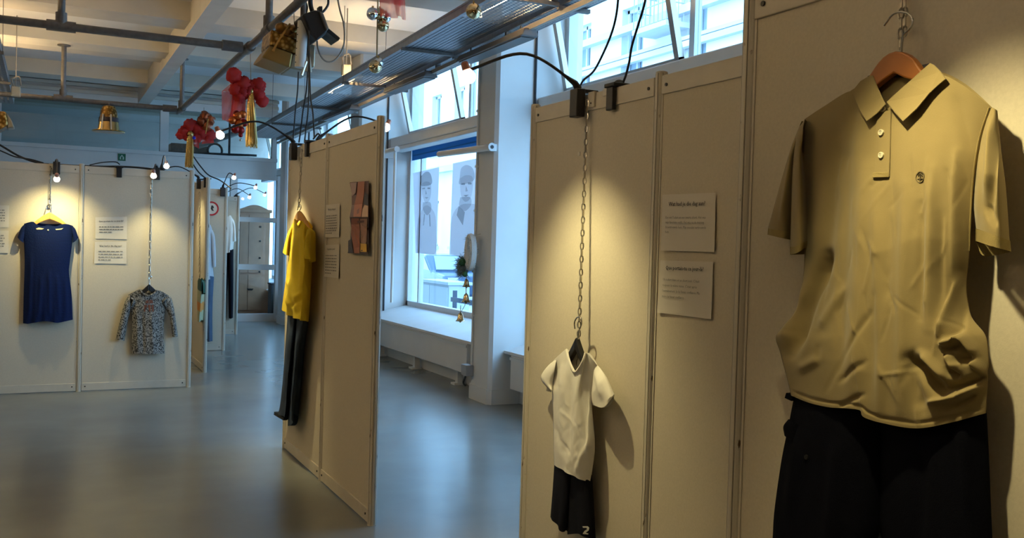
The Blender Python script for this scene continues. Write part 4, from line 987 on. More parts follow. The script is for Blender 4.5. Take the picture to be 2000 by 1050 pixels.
A2 = Cloth(F_RIGHT, [(1112, 914), (1135, 924), (1155, 930)], [(1108, 1043), (1132, 1043), (1163, 1058)], [(1112, 914), (1108, 980), (1108, 1043)], [(1155, 930), (1159, 990), (1163, 1058)], we=.035, bulge=.035, back=.012, nu=20, nv=24, waves=[(2, 1, .005, .2)]); A2.build('leg', m_shorts, t)
mk = MB(); wc = A2.front(1144, 1035)[1]+.006; lp = lambda q: [F_RIGHT.at(x, y, wc) for x, y in q]
for q in ([(1138, 1027), (1148, 1027), (1151, 1030), (1150, 1035), (1145, 1039), (1142, 1043), (1139, 1041), (1142, 1036), (1147, 1033), (1146, 1030), (1139, 1030)], [(1139, 1040), (1149, 1041), (1149, 1043), (1139, 1042)]):
    mk.prism(lp(q), (-.001, 0, 0))
mk.build('printed_mark', mat('pale_print', (.6, .6, .56), .6), t)

# ---- yellow shirt and jeans
m_yel = mat('yellow_viscose', (.82, .62, .05), .75, noise=.08, nscale=12, bump=.2, bscale=300, spec=.15, trans=.12)
m_jean = mat('washed_dark_denim', (.04, .06, .10), .85, noise=.35, nscale=9, bump=.4, bscale=500, spec=.1)
chain_hook(F_YEL, 590, 'small bracket holding the yellow shirt chain')
chain('chain from the panel top down to the yellow shirt', F_YEL.at(590, 284, .012), F_YEL.at(584, 404, .05), .0034, .02)
hanger('pale wooden hanger holding the yellow shirt', F_YEL, [(581, 410), (583, 402), (587, 400), (588, 406), (585, 412), (585, 418)], (585, 413), [(572, 442), (604, 446)], m_lightwood, .07, .022, .003, .05)
t = thing('yellow_shirt', 'bright yellow short-sleeved shirt hanging over dark jeans', 'shirt', F_YEL.at(580, 530, .05))
YF = [((580, 460), (572, 600), 5, .020), ((590, 470), (586, 600), 4, -.014), ((598, 480), (597, 610), 4, .014), ((566, 510), (560, 600), 4, -.014), ((572, 545), (566, 612), 3, .012), ((588, 560), (578, 618), 3, -.014), ((598, 560), (590, 622), 3, -.012), ((583, 470), (580, 600), 2.5, -.012), ((560, 545), (572, 610), 2.2, .014), ((578, 580), (592, 560), 2, .010), ((570, 600), (590, 575), 2, -.010), ((594, 500), (600, 600), 2.2, -.012)]
YC = Cloth(F_YEL, [(569, 441), (573, 434), (577, 428), (579, 436), (583, 442), (587, 438), (590, 431), (598, 440), (606, 449)], [(550, 604), (560, 612), (570, 618), (585, 624), (601, 628)],
           [(569, 441), (566, 470), (564, 496), (558, 545), (550, 604)], [(606, 449), (606, 490), (606, 530), (604, 580), (601, 628)], we=.05, bulge=.07, back=.012, nu=50, nv=60, folds=YF, Tb=[(569, 441), (573, 434), (577, 429), (584, 430), (590, 431), (598, 440), (606, 449)], waves=[(4, .5, .012, .35)])
YC.build('torso', m_yel, t)
S1 = Cloth(F_YEL, [(572, 438), (568, 450), (566, 466)], [(552, 493), (557, 497), (564, 499)], [(572, 438), (563, 452), (557, 472), (552, 493)], [(566, 466), (565, 482), (564, 499)], we=.055, bulge=.03, back=.02, nu=12, nv=18); S1.build('sleeve', m_yel, t)
S2 = Cloth(F_YEL, [(600, 443), (598, 455), (596, 470)], [(609, 512), (600, 505), (588, 500)], [(600, 443), (607, 450), (608, 480), (609, 512)], [(596, 470), (592, 485), (588, 500)], we=.06, bulge=.05, back=.02, nu=16, nv=20, folds=[((602, 455), (600, 500), 2.5, .015)], waves=[(2.5, 0, .012, .5)]); S2.build('sleeve', m_yel, t)
MB().tube(catmull([YC.pt(x, y, .003) for x, y in ((577, 429), (579, 437), (583, 443), (587, 438), (590, 432))], 16), .006, 6).build('neck_binding', m_yel, t, smooth=True)
t = thing('dark_jeans', 'dark blue washed jeans hanging under the yellow shirt', 'trousers', F_YEL.at(570, 700, .04))
J1 = Cloth(F_YEL, [(562, 606), (572, 612), (582, 618)], [(543, 807), (552, 813), (562, 819)], [(562, 606), (559, 652), (553, 733), (547, 790), (543, 807)], [(582, 618), (574, 690), (567, 760), (562, 819)], we=.05, bulge=.05, back=.012, nu=18, nv=40, folds=[((569, 720), (567, 740), 3, .015), ((566, 650), (556, 780), 3, .012)], waves=[(1.5, 0, .008, .2)]); J1.build('jeans_leg', m_jean, t)
J2 = Cloth(F_YEL, [(574, 614), (586, 620), (598, 624)], [(562, 831), (568, 829), (573, 808)], [(574, 614), (570, 700), (565, 770), (562, 831)], [(598, 624), (589, 668), (581, 743), (573, 808)], we=.05, bulge=.035, back=.012, nu=18, nv=40, folds=[((582, 650), (572, 800), 3, .01)], waves=[(1.5, 1, .008, .2)]); J2.build('jeans_leg', m_jean, t)
plate(F_YEL, [(543, 803), (553, 809), (562, 815), (561, 820), (552, 815), (542, 809)], .05, .075, 'turned_hem', mat('dark_hem', (.012, .015, .02), .9), t)

# ---- blue knit dress
def knit(n, L, p, t, col):
    wv = n.new('ShaderNodeTexWave'); wv.bands_direction = 'Z'; wv.inputs['Scale'].default_value = 26; wv.inputs['Distortion'].default_value = 2.5; wv.inputs['Detail'].default_value = 2
    L.new(t.outputs['Object'], wv.inputs['Vector']); r = n.new('ShaderNodeValToRGB')
    r.color_ramp.elements[0].color = (.002, .006, .035, 1); r.color_ramp.elements[1].color = (.004, .016, .085, 1)
    L.new(wv.outputs[0], r.inputs[0]); L.new(r.outputs[0], p.inputs['Base Color'])
m_blue = mat('blue_lace_knit', (.01, .025, .22), .8, bump=.8, bscale=90, spec=.15, pattern=knit)
p0 = chain_hook(F_LEFT, 98, 'small bracket holding the blue dress chain')
chain('chain from the panel top down to the blue dress', F_LEFT.at(98, 325, .012), F_LEFT.at(97, 403, .04), .004, .024)
hanger('pale wooden hanger holding the blue dress', F_LEFT, [(90, 409), (92, 402), (97, 398), (101, 402), (100, 408), (98, 414), (98, 420)], (97, 415), [(54, 445), (138, 445)], m_lightwood, .055, .022, .004, .055)
t = thing('blue_dress', 'royal blue knitted cap-sleeved dress on a wooden hanger', 'dress', F_LEFT.at(94, 530, .05))
BC = Cloth(F_LEFT, [(47, 437), (56, 434), (65, 433), (73, 439), (84, 442), (95, 443), (106, 442), (117, 439), (126, 437), (134, 438), (143, 441)], [(45, 631), (55, 632), (66, 630), (89, 627), (112, 630), (128, 627), (142, 624)],
           [(47, 437), (46, 460), (47, 477), (48, 514), (46, 583), (45, 631)], [(143, 441), (142, 460), (141, 475), (136, 514), (135, 534), (140, 578), (142, 624)], we=.04, bulge=.05, back=.012, nu=50, nv=60,
           Tb=[(47, 437), (56, 434), (65, 433), (80, 436), (95, 437), (110, 437), (126, 437), (134, 438), (143, 441)], folds=[((80, 540), (76, 620), 4, .012), ((96, 530), (97, 620), 4, .014), ((112, 540), (116, 620), 4, .012), ((60, 500), (57, 620), 4, .010), ((128, 540), (131, 615), 4, .010)], waves=[(5, 0, .006, .4)])
BC.build('torso', m_blue, t)
S1 = Cloth(F_LEFT, [(50, 436), (48, 448), (47, 462)], [(34, 463), (39, 469), (46, 474)], [(50, 436), (41, 445), (34, 463)], [(47, 462), (46, 474)], we=.045, bulge=.025, back=.02, nu=10, nv=12); S1.build('cap_sleeve', m_blue, t)
S2 = Cloth(F_LEFT, [(139, 439), (141, 450), (142, 462)], [(153, 464), (148, 470), (142, 474)], [(139, 439), (147, 447), (153, 464)], [(142, 462), (142, 474)], we=.045, bulge=.025, back=.02, nu=10, nv=12); S2.build('cap_sleeve', m_blue, t)
m_lace = mat('pale_lace_gap', (.55, .5, .34), .8)
for q in ([(70, 446), (76, 444), (86, 446), (82, 448), (72, 448)], [(108, 447), (118, 446), (124, 445), (120, 448), (110, 449)]): MB().prism([BC.pt(x, y, .002) for x, y in q], (0, -.002, 0)).build('lace_gap', m_lace, t)
MB().ball(BC.pt(94, 449, .004), .008, 10, 6).build('neck_bead', m_btn, t, smooth='all')

# ---- grey patterned shirt
m_pat = mat('speckled_grey_jersey', (.3, .3, .3), .9, spec=.1, bump=.3, bscale=300, pattern=ramp_pat('ShaderNodeTexNoise', 95, [(.38, (.03, .03, .03)), (.47, (.11, .11, .105)), (.54, (.27, .265, .25)), (.64, (.31, .30, .28))]))
chain_hook(F_LEFT, 297, 'small bracket holding the grey patterned shirt chain')
chain('long chain from the panel top down to the grey patterned shirt', F_LEFT.at(296, 343, .012), F_LEFT.at(292, 540, .04), .004, .024)
hanger('small black hanger holding the grey patterned shirt', F_LEFT, [(291, 545), (291, 540), (294, 538), (296, 541), (293, 546), (292, 552), (292, 556)], (291, 555), [(260, 585), (324, 586)], m_black, .05, .022, .004, .055, .03, .004)
t = thing('patterned_shirt', 'grey speckled long-sleeved shirt with a brown chest print', 'shirt', F_LEFT.at(290, 630, .05))
GC = Cloth(F_LEFT, [(250, 576), (262, 570), (274, 565), (279, 573), (289, 577), (300, 573), (306, 566), (318, 570), (331, 578)], [(257, 690), (280, 691), (300, 691), (321, 690)],
           [(250, 576), (254, 592), (256, 606), (258, 633), (257, 690)], [(331, 578), (326, 592), (322, 606), (319, 650), (321, 690)], we=.04, bulge=.05, back=.012, nu=44, nv=50, folds=[((278, 610), (280, 690), 4, -.014), ((296, 610), (300, 690), 5, .012), ((266, 600), (268, 685), 4, .010), ((312, 600), (313, 685), 4, -.010)],
           Tb=[(250, 576), (262, 570), (274, 565), (290, 568), (306, 566), (318, 570), (331, 578)])
GC.build('torso', m_pat, t)
S1 = Cloth(F_LEFT, [(254, 573), (254, 585), (256, 600)], [(226, 662), (234, 664), (243, 665)], [(254, 573), (246, 584), (240, 602), (226, 662)], [(256, 600), (252, 615), (247, 640), (243, 665)], we=.04, bulge=.03, back=.015, nu=12, nv=30); S1.build('sleeve', m_pat, t)
S2 = Cloth(F_LEFT, [(327, 575), (325, 586), (322, 600)], [(347, 657), (342, 658), (337, 657)], [(327, 575), (335, 583), (341, 610), (347, 657)], [(322, 600), (330, 615), (333, 630), (337, 657)], we=.04, bulge=.03, back=.015, nu=12, nv=30); S2.build('sleeve', m_pat, t)
m_frill = mat('pale_frill', (.42, .42, .40), .9)
for a, b, c in (((256, 582), (261, 586), (257, 598)), ((326, 582), (320, 587), (326, 600))): MB().tube(catmull([GC.pt(*q, .01) for q in (a, b, c)], 8), .012, 6).build('frill', m_pat, t, smooth=True)
MB().tube(catmull([GC.pt(x, y, .003) for x, y in ((274, 566), (279, 573), (289, 577), (300, 573), (306, 567))], 14), .008, 6).build('neck_binding', m_pat, t, smooth=True)
m_motif = mat('brown_print', (.16, .055, .035), .8)
mb = MB()
for q in ([(285, 587), (290, 585), (290, 592), (284, 592)], [(292, 585), (298, 586), (299, 592), (292, 592)], [(282, 595), (287, 595), (287, 600), (284, 600), (284, 608), (281, 608)], [(289, 595), (294, 595), (294, 608), (291, 608), (291, 600), (289, 600)], [(296, 595), (300, 595), (300, 608), (297, 608)]): mb.prism([GC.pt(x, y, .003) for x, y in q], (0, -.001, 0))
mb.build('chest_print', m_motif, t)
plate(F_LEFT, [(287, 568), (293, 568), (293, 572), (287, 572)], .016, .019, 'neck_tag', m_tee, t)

# ---- garments on the panels further back
m_lblue = mat('pale_blue_cotton', (.50, .56, .62), .9, bump=.3, bscale=200); m_jean2 = mat('blue_denim', (.06, .11, .19), .85, noise=.2, nscale=10)
t = thing('pale_blue_shirt', 'pale blue shirt half hidden on the panel with the red round sign', 'shirt', F_D.at(405, 500, .05))
Cloth(F_D, [(382, 446), (392, 438), (402, 442), (410, 438), (414, 446)], [(378, 541), (398, 547), (418, 543)], [(382, 446), (380, 490), (378, 541)], [(414, 446), (413, 475), (414, 505), (418, 543)], we=.05, bulge=.06, back=.012, nu=24, nv=30, waves=[(3, 0, .012, .1)]).build('torso', m_lblue, t)
Cloth(F_D, [(408, 440), (411, 450), (412, 462)], [(422, 520), (418, 522), (415, 520)], [(408, 440), (418, 455), (421, 480), (422, 520)], [(412, 462), (413, 490), (415, 520)], we=.05, bulge=.03, back=.02, nu=8, nv=14).build('sleeve', m_lblue, t)
t = thing('blue_jeans', 'mid blue jeans hanging under the pale blue shirt', 'trousers', F_D.at(405, 600, .05))
Cloth(F_D, [(396, 536), (407, 538), (418, 540)], [(399, 666), (407, 667), (415, 666)], [(396, 536), (398, 600), (399, 666)], [(418, 540), (415, 600), (415, 666)], we=.05, bulge=.05, back=.012, nu=14, nv=24, waves=[(2, 0, .01, .1)]).build('jeans_leg', m_jean2, t)
Cloth(F_D, [(380, 536), (390, 538), (400, 540)], [(379, 666), (387, 667), (395, 666)], [(380, 536), (379, 600), (379, 666)], [(400, 540), (397, 600), (395, 666)], we=.05, bulge=.05, back=.012, nu=14, nv=24).build('jeans_leg', m_jean2, t)
t = thing('white_blouse', 'white top half hidden on the furthest panel by the glass door', 'shirt', F_E.at(448, 450, .05))
Cloth(F_E, [(428, 428), (438, 420), (446, 423), (450, 420), (456, 430)], [(428, 492), (442, 494), (455, 490)], [(428, 428), (428, 460), (428, 492)], [(456, 430), (458, 455), (455, 490)], we=.05, bulge=.05, back=.012, nu=18, nv=24, waves=[(3, 0, .012, .1)]).build('torso', m_tee, t)
Cloth(F_E, [(450, 422), (453, 430), (454, 440)], [(461, 470), (458, 472), (455, 470)], [(450, 422), (458, 434), (461, 470)], [(454, 440), (455, 455), (455, 470)], we=.05, bulge=.03, back=.02, nu=8, nv=10).build('sleeve', m_tee, t)
t = thing('black_trousers', 'black trousers hanging under the white top by the glass door', 'trousers', F_E.at(448, 560, .05))
Cloth(F_E, [(444, 486), (450, 488), (456, 486)], [(447, 621), (451, 622), (455, 620)], [(444, 486), (446, 560), (447, 621)], [(456, 486), (456, 560), (455, 620)], we=.05, bulge=.05, back=.012, nu=10, nv=20).build('trouser_leg', m_shorts, t)
Cloth(F_E, [(428, 486), (437, 488), (446, 486)], [(432, 621), (436, 622), (441, 620)], [(428, 486), (430, 560), (432, 621)], [(446, 486), (444, 560), (441, 620)], we=.05, bulge=.05, back=.012, nu=10, nv=20).build('trouser_leg', m_shorts, t)
def bands(n, L, p, t, col):
    s_ = n.new('ShaderNodeSeparateXYZ'); L.new(t.outputs['Object'], s_.inputs[0]); a = n.new('ShaderNodeMath'); a.operation = 'MULTIPLY_ADD'; a.inputs[1].default_value = 1.7; a.inputs[2].default_value = .5
    L.new(s_.outputs['Z'], a.inputs[0]); r = n.new('ShaderNodeValToRGB'); r.color_ramp.interpolation = 'CONSTANT'; e = r.color_ramp.elements
    for q in range(3): e.new(.5)
    for q, (pos, c) in zip(e, ((0, (.35, .36, .22)), (.33, (.55, .22, .04)), (.48, (.35, .36, .22)), (.68, (.02, .07, .05)), (.92, (.4, .38, .25)))): q.position = pos; q.color = (*c, 1)
    L.new(a.outputs[0], r.inputs[0]); L.new(r.outputs[0], p.inputs['Base Color'])
t = thing('childs_shirt', 'small green orange and cream shirt on the yellow lit edge-on panel', 'shirt', F_C.at(391, 585, .04))
Cloth(F_C, [(386, 548), (389, 542), (392, 546), (394, 542), (396, 550)], [(386, 626), (389, 629), (393, 624)], [(386, 548), (385, 590), (386, 626)], [(396, 550), (395, 590), (393, 624)], we=.04, bulge=.05, back=.012, nu=16, nv=24, waves=[(2, 0, .01, .1)]).build('torso', mat('banded_child_cotton', (.3, .3, .2), .9, pattern=bands), t)
Cloth(F_C, [(394, 544), (395, 549), (395, 556)], [(398, 572), (397, 574), (395, 574)], [(394, 544), (397, 552), (398, 572)], [(395, 556), (395, 565), (395, 574)], we=.04, bulge=.03, back=.02, nu=6, nv=8).build('sleeve', mat('green_child_cotton', (.03, .09, .06), .9), t)
chain('chain down to the small green shirt on the edge-on panel', F_C.at(390, 375, .02), F_C.at(390, 541, .04), .004, .024)

# ================================================================== PAPERS AND POSTERS
def paper(label, fr, q, w=.004, title=None, lines=(), dash=0, tsize=.0125, lsize=.0098, tilt=0, seed=1, ty=.17, ly=(.42, .10), lx=.12):
    """q: four pixel corners TL, TR, BR, BL"""
    P = [fr.at(x, y, .0) for x, y in q]; c = (P[0]+P[1]+P[2]+P[3])/4
    t = thing('text_sheet', label, 'paper', c, group='printed text sheets on the panels')
    # the sheet bends away a little at its lower corners
    mb = MB(); n = 8; V = []
    for j in range(n+1):
        for i in range(n+1):
            x, y = i/n, j/n; v = (P[0]*(1-x)+P[1]*x)*(1-y)+(P[3]*(1-x)+P[2]*x)*y
            V.append(v+fr.n()*(w-.0095+.006+.004*max(0, y-.6)**1.5*2.0*(abs(2*x-1)**2)))
    mb.add(V, [(j*(n+1)+i, j*(n+1)+i+1, (j+1)*(n+1)+i+1, (j+1)*(n+1)+i) for j in range(n) for i in range(n)])
    k = len(mb.v); mb.add([v-fr.n()*.0006 for v in V], [(j*(n+1)+i, (j+1)*(n+1)+i, (j+1)*(n+1)+i+1, j*(n+1)+i+1) for j in range(n) for i in range(n)])
    mb.build('sheet', m_paper, t, smooth='all')
    at = lambda x, y: (P[0]*(1-x)+P[1]*x)*(1-y)+(P[3]*(1-x)+P[2]*x)*y
    rt = (P[1]-P[0]).normalized(); tl = math.asin(max(-1, min(1, rt.z)))
    wid = (P[1]-P[0]).length
    top = w+.0015
    if title: text_on(fr, at(.5, ty), title, tsize, top, t, m_ink, bold=.0004, tilt=tl, name='printed_title')
    dy = (ly[1])
    for k_, tx in enumerate(lines): text_on(fr, at(lx, ly[0]+dy*k_), tx, lsize, top, t, m_inkgrey, 'LEFT', tilt=tl, bold=.00015)
    if dash:
        r = random.Random(seed); mb = MB(); dn = (P[3]-P[0]).normalized(); h = lsize*.42
        for k_ in range(dash):
            x = lx; end = 1-lx if k_ < dash-1 else .55
            while x < end-.03:
                wd = min(r.uniform(.04, .13), end-x); a = at(x, ly[0]+dy*k_); b = at(x+wd, ly[0]+dy*k_)
                A = [fr.out(v, top) for v in (a, b, b+dn*h, a+dn*h)]; mb.add(A, [(0, 1, 2, 3)]); x += wd+.025
        mb.build('printed_lines', m_inkgrey, t, kind='stuff')
    return t
NL, FRT = 'Wat had je die dag aan?', 'Que portais-tu ce jour-là?'
paper('upper sheet of two between the white T-shirt and the khaki polo', F_RIGHT, [(1294, 380), (1398, 376), (1396, 492), (1291, 489)], .004, NL,
      ['Een wit T-shirt en een zwarte short. Het was', 'mijn favoriete outfit. Het was na de training.', 'Ik vertrouwde hem. Mijn moeder vertrouwde', 'hem.'], tsize=.0205, lsize=.0118, ty=.21, ly=(.43, .085), lx=.10)
paper('lower sheet of two between the white T-shirt and the khaki polo', F_RIGHT, [(1290, 508), (1393, 511), (1390, 623), (1284, 610)], .004, FRT,
      ["Un t-shirt blanc et un short noir. C'était", "toujours la même tenue. C'était après", "l'entraînement. Je lui faisais confiance. Ma", 'mère lui faisait confiance.'], tsize=.0195, lsize=.0122, ty=.17, ly=(.38, .105), lx=.10)
paper('upper text sheet left of the colour photo poster', F_YEL, [(637, 400), (664, 397), (663, 463), (634, 464)], .004, NL, dash=8, tsize=.0165, lsize=.013, ty=.18, ly=(.33, .075), seed=2)
paper('lower text sheet left of the colour photo poster', F_YEL, [(635, 478), (663, 477), (662, 543), (633, 540)], .004, FRT, dash=7, tsize=.015, lsize=.013, ty=.16, ly=(.32, .09), seed=3)
paper('upper text sheet beside the grey patterned shirt', F_LEFT, [(186, 424), (248, 423), (248, 467), (186, 466)], .004, FRT, dash=3, tsize=.0195, lsize=.017, ty=.22, ly=(.43, .12), seed=4)
paper('lower text sheet beside the grey patterned shirt', F_LEFT, [(185, 472), (247, 472), (247, 515), (184, 514)], .004, NL, dash=4, tsize=.0195, lsize=.017, ty=.22, ly=(.42, .13), seed=5)
paper('upper text sheet cut off at the left edge of the picture', F_LEFT, [(-50, 400), (18, 401), (17, 444), (-50, 443)], .004, None, dash=6, lsize=.017, ly=(.2, .12), seed=6)
paper('lower text sheet cut off at the left edge of the picture', F_LEFT, [(-50, 450), (17, 450), (17, 494), (-50, 494)], .004, None, dash=6, lsize=.017, ly=(.2, .12), seed=7)
# colour photo poster, folded once across the middle
c = F_YEL.at(700, 428, .01); t = thing('photo_poster', 'folded colour photo poster of bare skin with a yellow corner box', 'poster', c)
PX = lambda pts, w0, th, nm, m: plate(F_YEL, pts, w0, w0+th, nm, m, t)
mp = lambda n, c: mat(n, srgb(*c), .45)
def half(rows, nm):
    mb = MB(); V = []
    for (xl, xr, y0, y1, w_) in rows:
        for i in range(7): x = xl+(xr-xl)*i/6; V.append(F_YEL.at(x, y0+(y1-y0)*i/6, w_))
    n = len(rows); k = len(V); V2 = [v+Vector((.0008, 0, 0)) for v in V]
    mb.add(V, [(j*7+i, j*7+i+1, (j+1)*7+i+1, (j+1)*7+i) for j in range(n-1) for i in range(6)]).add(V2, [(j*7+i, (j+1)*7+i, (j+1)*7+i+1, j*7+i+1) for j in range(n-1) for i in range(6)])
    return mb
half([(683, 720, 356, 353, .012), (687, 720, 378, 374, .010), (687, 720, 400, 398, .012), (683, 720, 424, 424, .034)], 0).build('upper_sheet', mp('poster_brown', (92, 54, 44)), t)
half([(683, 720, 424, 424, .034), (686, 720, 445, 445, .012), (684, 720, 470, 472, .010), (679, 719, 494, 497, .014)], 0).build('lower_sheet', mp('poster_dark', (70, 46, 44)), t)
def on_poster(pts, nm, m, lift=.003):
    def wz(x, y):
        ks = [(354, .012), (376, .010), (399, .012), (424, .034), (445, .012), (471, .010), (496, .014)]
        for (a, wa), (b, wb) in zip(ks, ks[1:]):
            if y <= b: return wa+(wb-wa)*max(0, (y-a)/(b-a))
        return .014
    P = []; N = len(pts)
    for i in range(N):
        a, b = pts[i], pts[(i+1) % N]; steps = max(1, int(abs(b[1]-a[1])/9))
        for s_ in range(steps): P.append((a[0]+(b[0]-a[0])*s_/steps, a[1]+(b[1]-a[1])*s_/steps))
    mb = MB().add([F_YEL.at(x, y, wz(x, y)+lift) for x, y in P], [tuple(range(len(P)))]); return mb.build(nm, m, t)
on_poster([(684, 357), (697, 356), (695, 376), (688, 383), (687, 378)], 'printed_shape', mp('poster_pale', (172, 142, 134)))
on_poster([(699, 355), (712, 354), (711, 380), (708, 398), (705, 423), (690, 423), (692, 400), (697, 378)], 'printed_shape', mp('poster_skin', (172, 98, 62)))
on_poster([(712, 400), (719, 402), (719, 423), (706, 423), (708, 408)], 'printed_shape', mp('poster_pale2', (196, 158, 128)))
on_poster([(712, 374), (719, 380), (719, 401), (710, 398)], 'printed_shape', mp('poster_shadow', (44, 26, 30)))
on_poster([(697, 410), (702, 406), (701, 416), (697, 418)], 'printed_shape', mp('poster_mark', (122, 62, 48)), .0045)
on_poster([(686, 426), (701, 426), (703, 450), (702, 494), (692, 494), (686, 460)], 'printed_shape', mp('poster_skin2', (150, 84, 58)))
on_poster([(703, 427), (717, 427), (716, 470), (714, 476), (705, 474)], 'printed_shape', mp('poster_pale3', (160, 116, 96)))
mk = [(703+3.6*math.cos(k/12*2*PI), 457+8*math.sin(k/12*2*PI)) for k in range(12)]
on_poster([(x+3, y) for x, y in mk], 'printed_shape', mp('poster_ink', (52, 30, 30)), .0045)
on_poster([(706+1.6*math.cos(k/10*2*PI), 457+4*math.sin(k/10*2*PI)) for k in range(10)], 'printed_shape', mp('poster_inkpale', (140, 100, 84)), .006)
on_poster([(698, 431), (711, 430), (711, 434), (698, 435)], 'printed_shape', mp('poster_lipline', (96, 48, 40)), .0045)
on_poster([(680, 470), (686, 466), (690, 494), (680, 494)], 'printed_shape', mp('poster_navy', (38, 34, 58)))
on_poster([(704, 475), (716, 476), (716, 492), (704, 491)], 'yellow_box', mp('poster_yellow', (226, 176, 24)), .005)
on_poster([(705, 488), (708, 488), (708, 490), (705, 490)], 'printed_shape', mp('poster_ink', (52, 30, 30)), .0065)
# portraits on the window
m_por = mat('portrait_paper', (.80, .78, .80), .7, trans=.62)
tones = [ink_film('portrait_ink_%d' % k, (q, q*.985, q*.98)) for k, q in enumerate((.90, .84, .77))]
F_WIN = Frame('x', 4.19)
def portrait(label, q, shapes):
    P = [F_WIN.at(x, y) for x, y in q]; t = thing('portrait_poster', label, 'poster', sum(P, Vector())/4, group='grey portraits taped to the window')
    MB().prism([F_WIN.out(p, 0) for p in P], (-.002, 0, 0)).build('sheet', m_por, t)
    for k, (pts, tone) in enumerate(shapes): plate(F_WIN, pts, .0022+.0005*k, .0025+.0005*k, 'printed_shape', tones[tone], t, smoothed=0 if len(pts) < 5 else 40)
portrait('grey portrait poster of a person in a hooded jacket, left in the window', [(807, 338), (858, 326), (852, 497), (812, 494)], [
    ([(815, 493), (814, 460), (817, 428), (824, 410), (832, 400), (842, 406), (850, 420), (852, 450), (850, 495)], 0),
    ([(826, 395), (840, 395), (842, 410), (834, 420), (826, 408)], 1),
    ([(822, 345), (830, 336), (838, 336), (843, 346), (842, 360), (822, 362)], 2),
    ([(824, 358), (832, 354), (841, 358), (842, 375), (839, 390), (832, 397), (827, 388), (824, 375)], 0),
    ([(825, 367), (830, 366), (830, 369), (825, 369)], 2), ([(835, 366), (840, 366), (840, 369), (835, 369)], 2), ([(829, 385), (837, 385), (833, 388)], 2), ([(831, 370), (834, 378), (831, 380)], 1),
    ([(828, 418), (830, 418), (828, 440), (826, 440)], 2), ([(838, 418), (840, 418), (841, 442), (839, 442)], 2)])
portrait('grey portrait poster of a person in a buttoned jacket, right in the window', [(885, 319), (932, 309), (932, 505), (878, 497)], [
    ([(880, 496), (881, 440), (886, 415), (900, 400), (918, 398), (932, 408), (932, 503)], 0),
    ([(899, 385), (918, 385), (920, 400), (908, 412), (897, 402)], 1),
    ([(898, 345), (901, 328), (912, 322), (924, 330), (925, 352), (898, 360)], 1),
    ([(899, 348), (910, 342), (923, 346), (923, 370), (918, 388), (909, 394), (902, 386), (899, 370)], 0),
    ([(901, 358), (908, 357), (908, 361), (901, 361)], 2), ([(914, 356), (921, 356), (921, 360), (914, 360)], 2), ([(905, 381), (916, 380), (910, 384)], 2), ([(910, 362), (914, 373), (909, 374)], 1),
    ([(896, 402), (908, 414), (904, 440), (892, 420)], 2)])
t = thing('blue_window_film', 'bright blue band across the top of the poster window', 'film', (4.18, 9.7, 2.4))
a = on(808, 313, 'x', 4.18); b = on(925, 290, 'x', 4.18)
MB().prism([(4.185, 11.34, 2.64), (4.185, 7.96, 2.64), (4.185, 7.96, b.z), (4.185, 11.34, a.z)], (-.004, 0, 0)).build('film', mat('blue_film', (.05, .27, .52), .5, trans=.4), t)
MB().prism([(4.1805, 11.3, 2.52), (4.1805, 7.98, 2.54), (4.1805, 7.98, 2.525), (4.1805, 11.3, 2.505)], (-.002, 0, 0)).build('crease', mat('blue_film_fold', (.03, .2, .42), .5, trans=.35), t)
# white roller tubes in front of the pillars, and the crank rod
t = thing('roller_tube', 'white roller tube with an end cap on the pillar right of the portraits', 'roller', (3.42, 8.0, 2.2), group='white roller tubes by the poster window')
a = on(960, 287, 'x', 3.44); b = on(858, 301, 'x', 3.44)
MB().tube([a, b], .03, 16).build('tube', m_tube, t, smooth=True); MB().lathe(a, [(.036, -.012), (.036, .004)], 16, 'y').build('end_cap', m_frame, t); MB().lathe(a+Vector((0, -.012, 0)), [(.016, -.004), (.016, 0)], 12, 'y').build('cap_slot', m_darkgap, t)
MB().box((3.44, a.y+.02, a.z-.03), (3.5, a.y+.06, a.z+.03)).build('bracket', m_frame, t)
t = thing('roller_tube', 'white roller tube with a long crank rod at the left of the poster window', 'roller', (3.5, 10.3, 2.2), group='white roller tubes by the poster window')
a = on(775, 291, 'x', 3.6); b = a+Vector((0, .92, 0)); MB().tube([a, b], .028, 14).build('tube', m_tube, t, smooth=True); MB().lathe(a, [(.034, -.01), (.034, .004)], 14, 'y').build('end_cap', m_frame, t)
a2 = on(772, 296, 'x', 3.62); b2 = on(761, 590, 'x', 3.62); b2.y = a2.y
MB().tube([a2, (a2.x, a2.y, on(763, 590, 'x', 3.62).z)], .016, 10).build('crank_rod', m_tube, t, smooth=True)
MB().box((3.6, b.y-.06, a.z-.03), (3.86, b.y-.02, a.z+.03)).build('bracket', m_frame, t)
# conduit and junction box on the pillar
t = thing('junction_box', 'grey junction box at the foot of the pillar conduit', 'socket', (3.47, 7.72, .4))
p = on(914, 722, 'x', 3.47); MB().box((3.425, p.y-.06, p.z-.05), (3.499, p.y+.06, p.z+.05)).build('box', mat('grey_box', (.30, .31, .33), .5), t, bevel=.006)
MB().tube([(3.488, p.y-.035, p.z+.05), (3.488, p.y-.035, 3.6)], .010, 8).build('conduit', m_tube, t, smooth=True)
for z in (.75, 1.15, 1.7, 2.1, 2.6): MB().box((3.476, p.y-.055, z), (3.499, p.y-.015, z+.02)).build('saddle', m_tube, t)
MB().tube(catmull([(3.46, p.y+.02, p.z-.05), (3.45, p.y+.05, p.z-.12), (3.50, p.y+.12, p.z-.16)], 8), .009, 7).build('lead', m_darkgap, t, smooth=True)
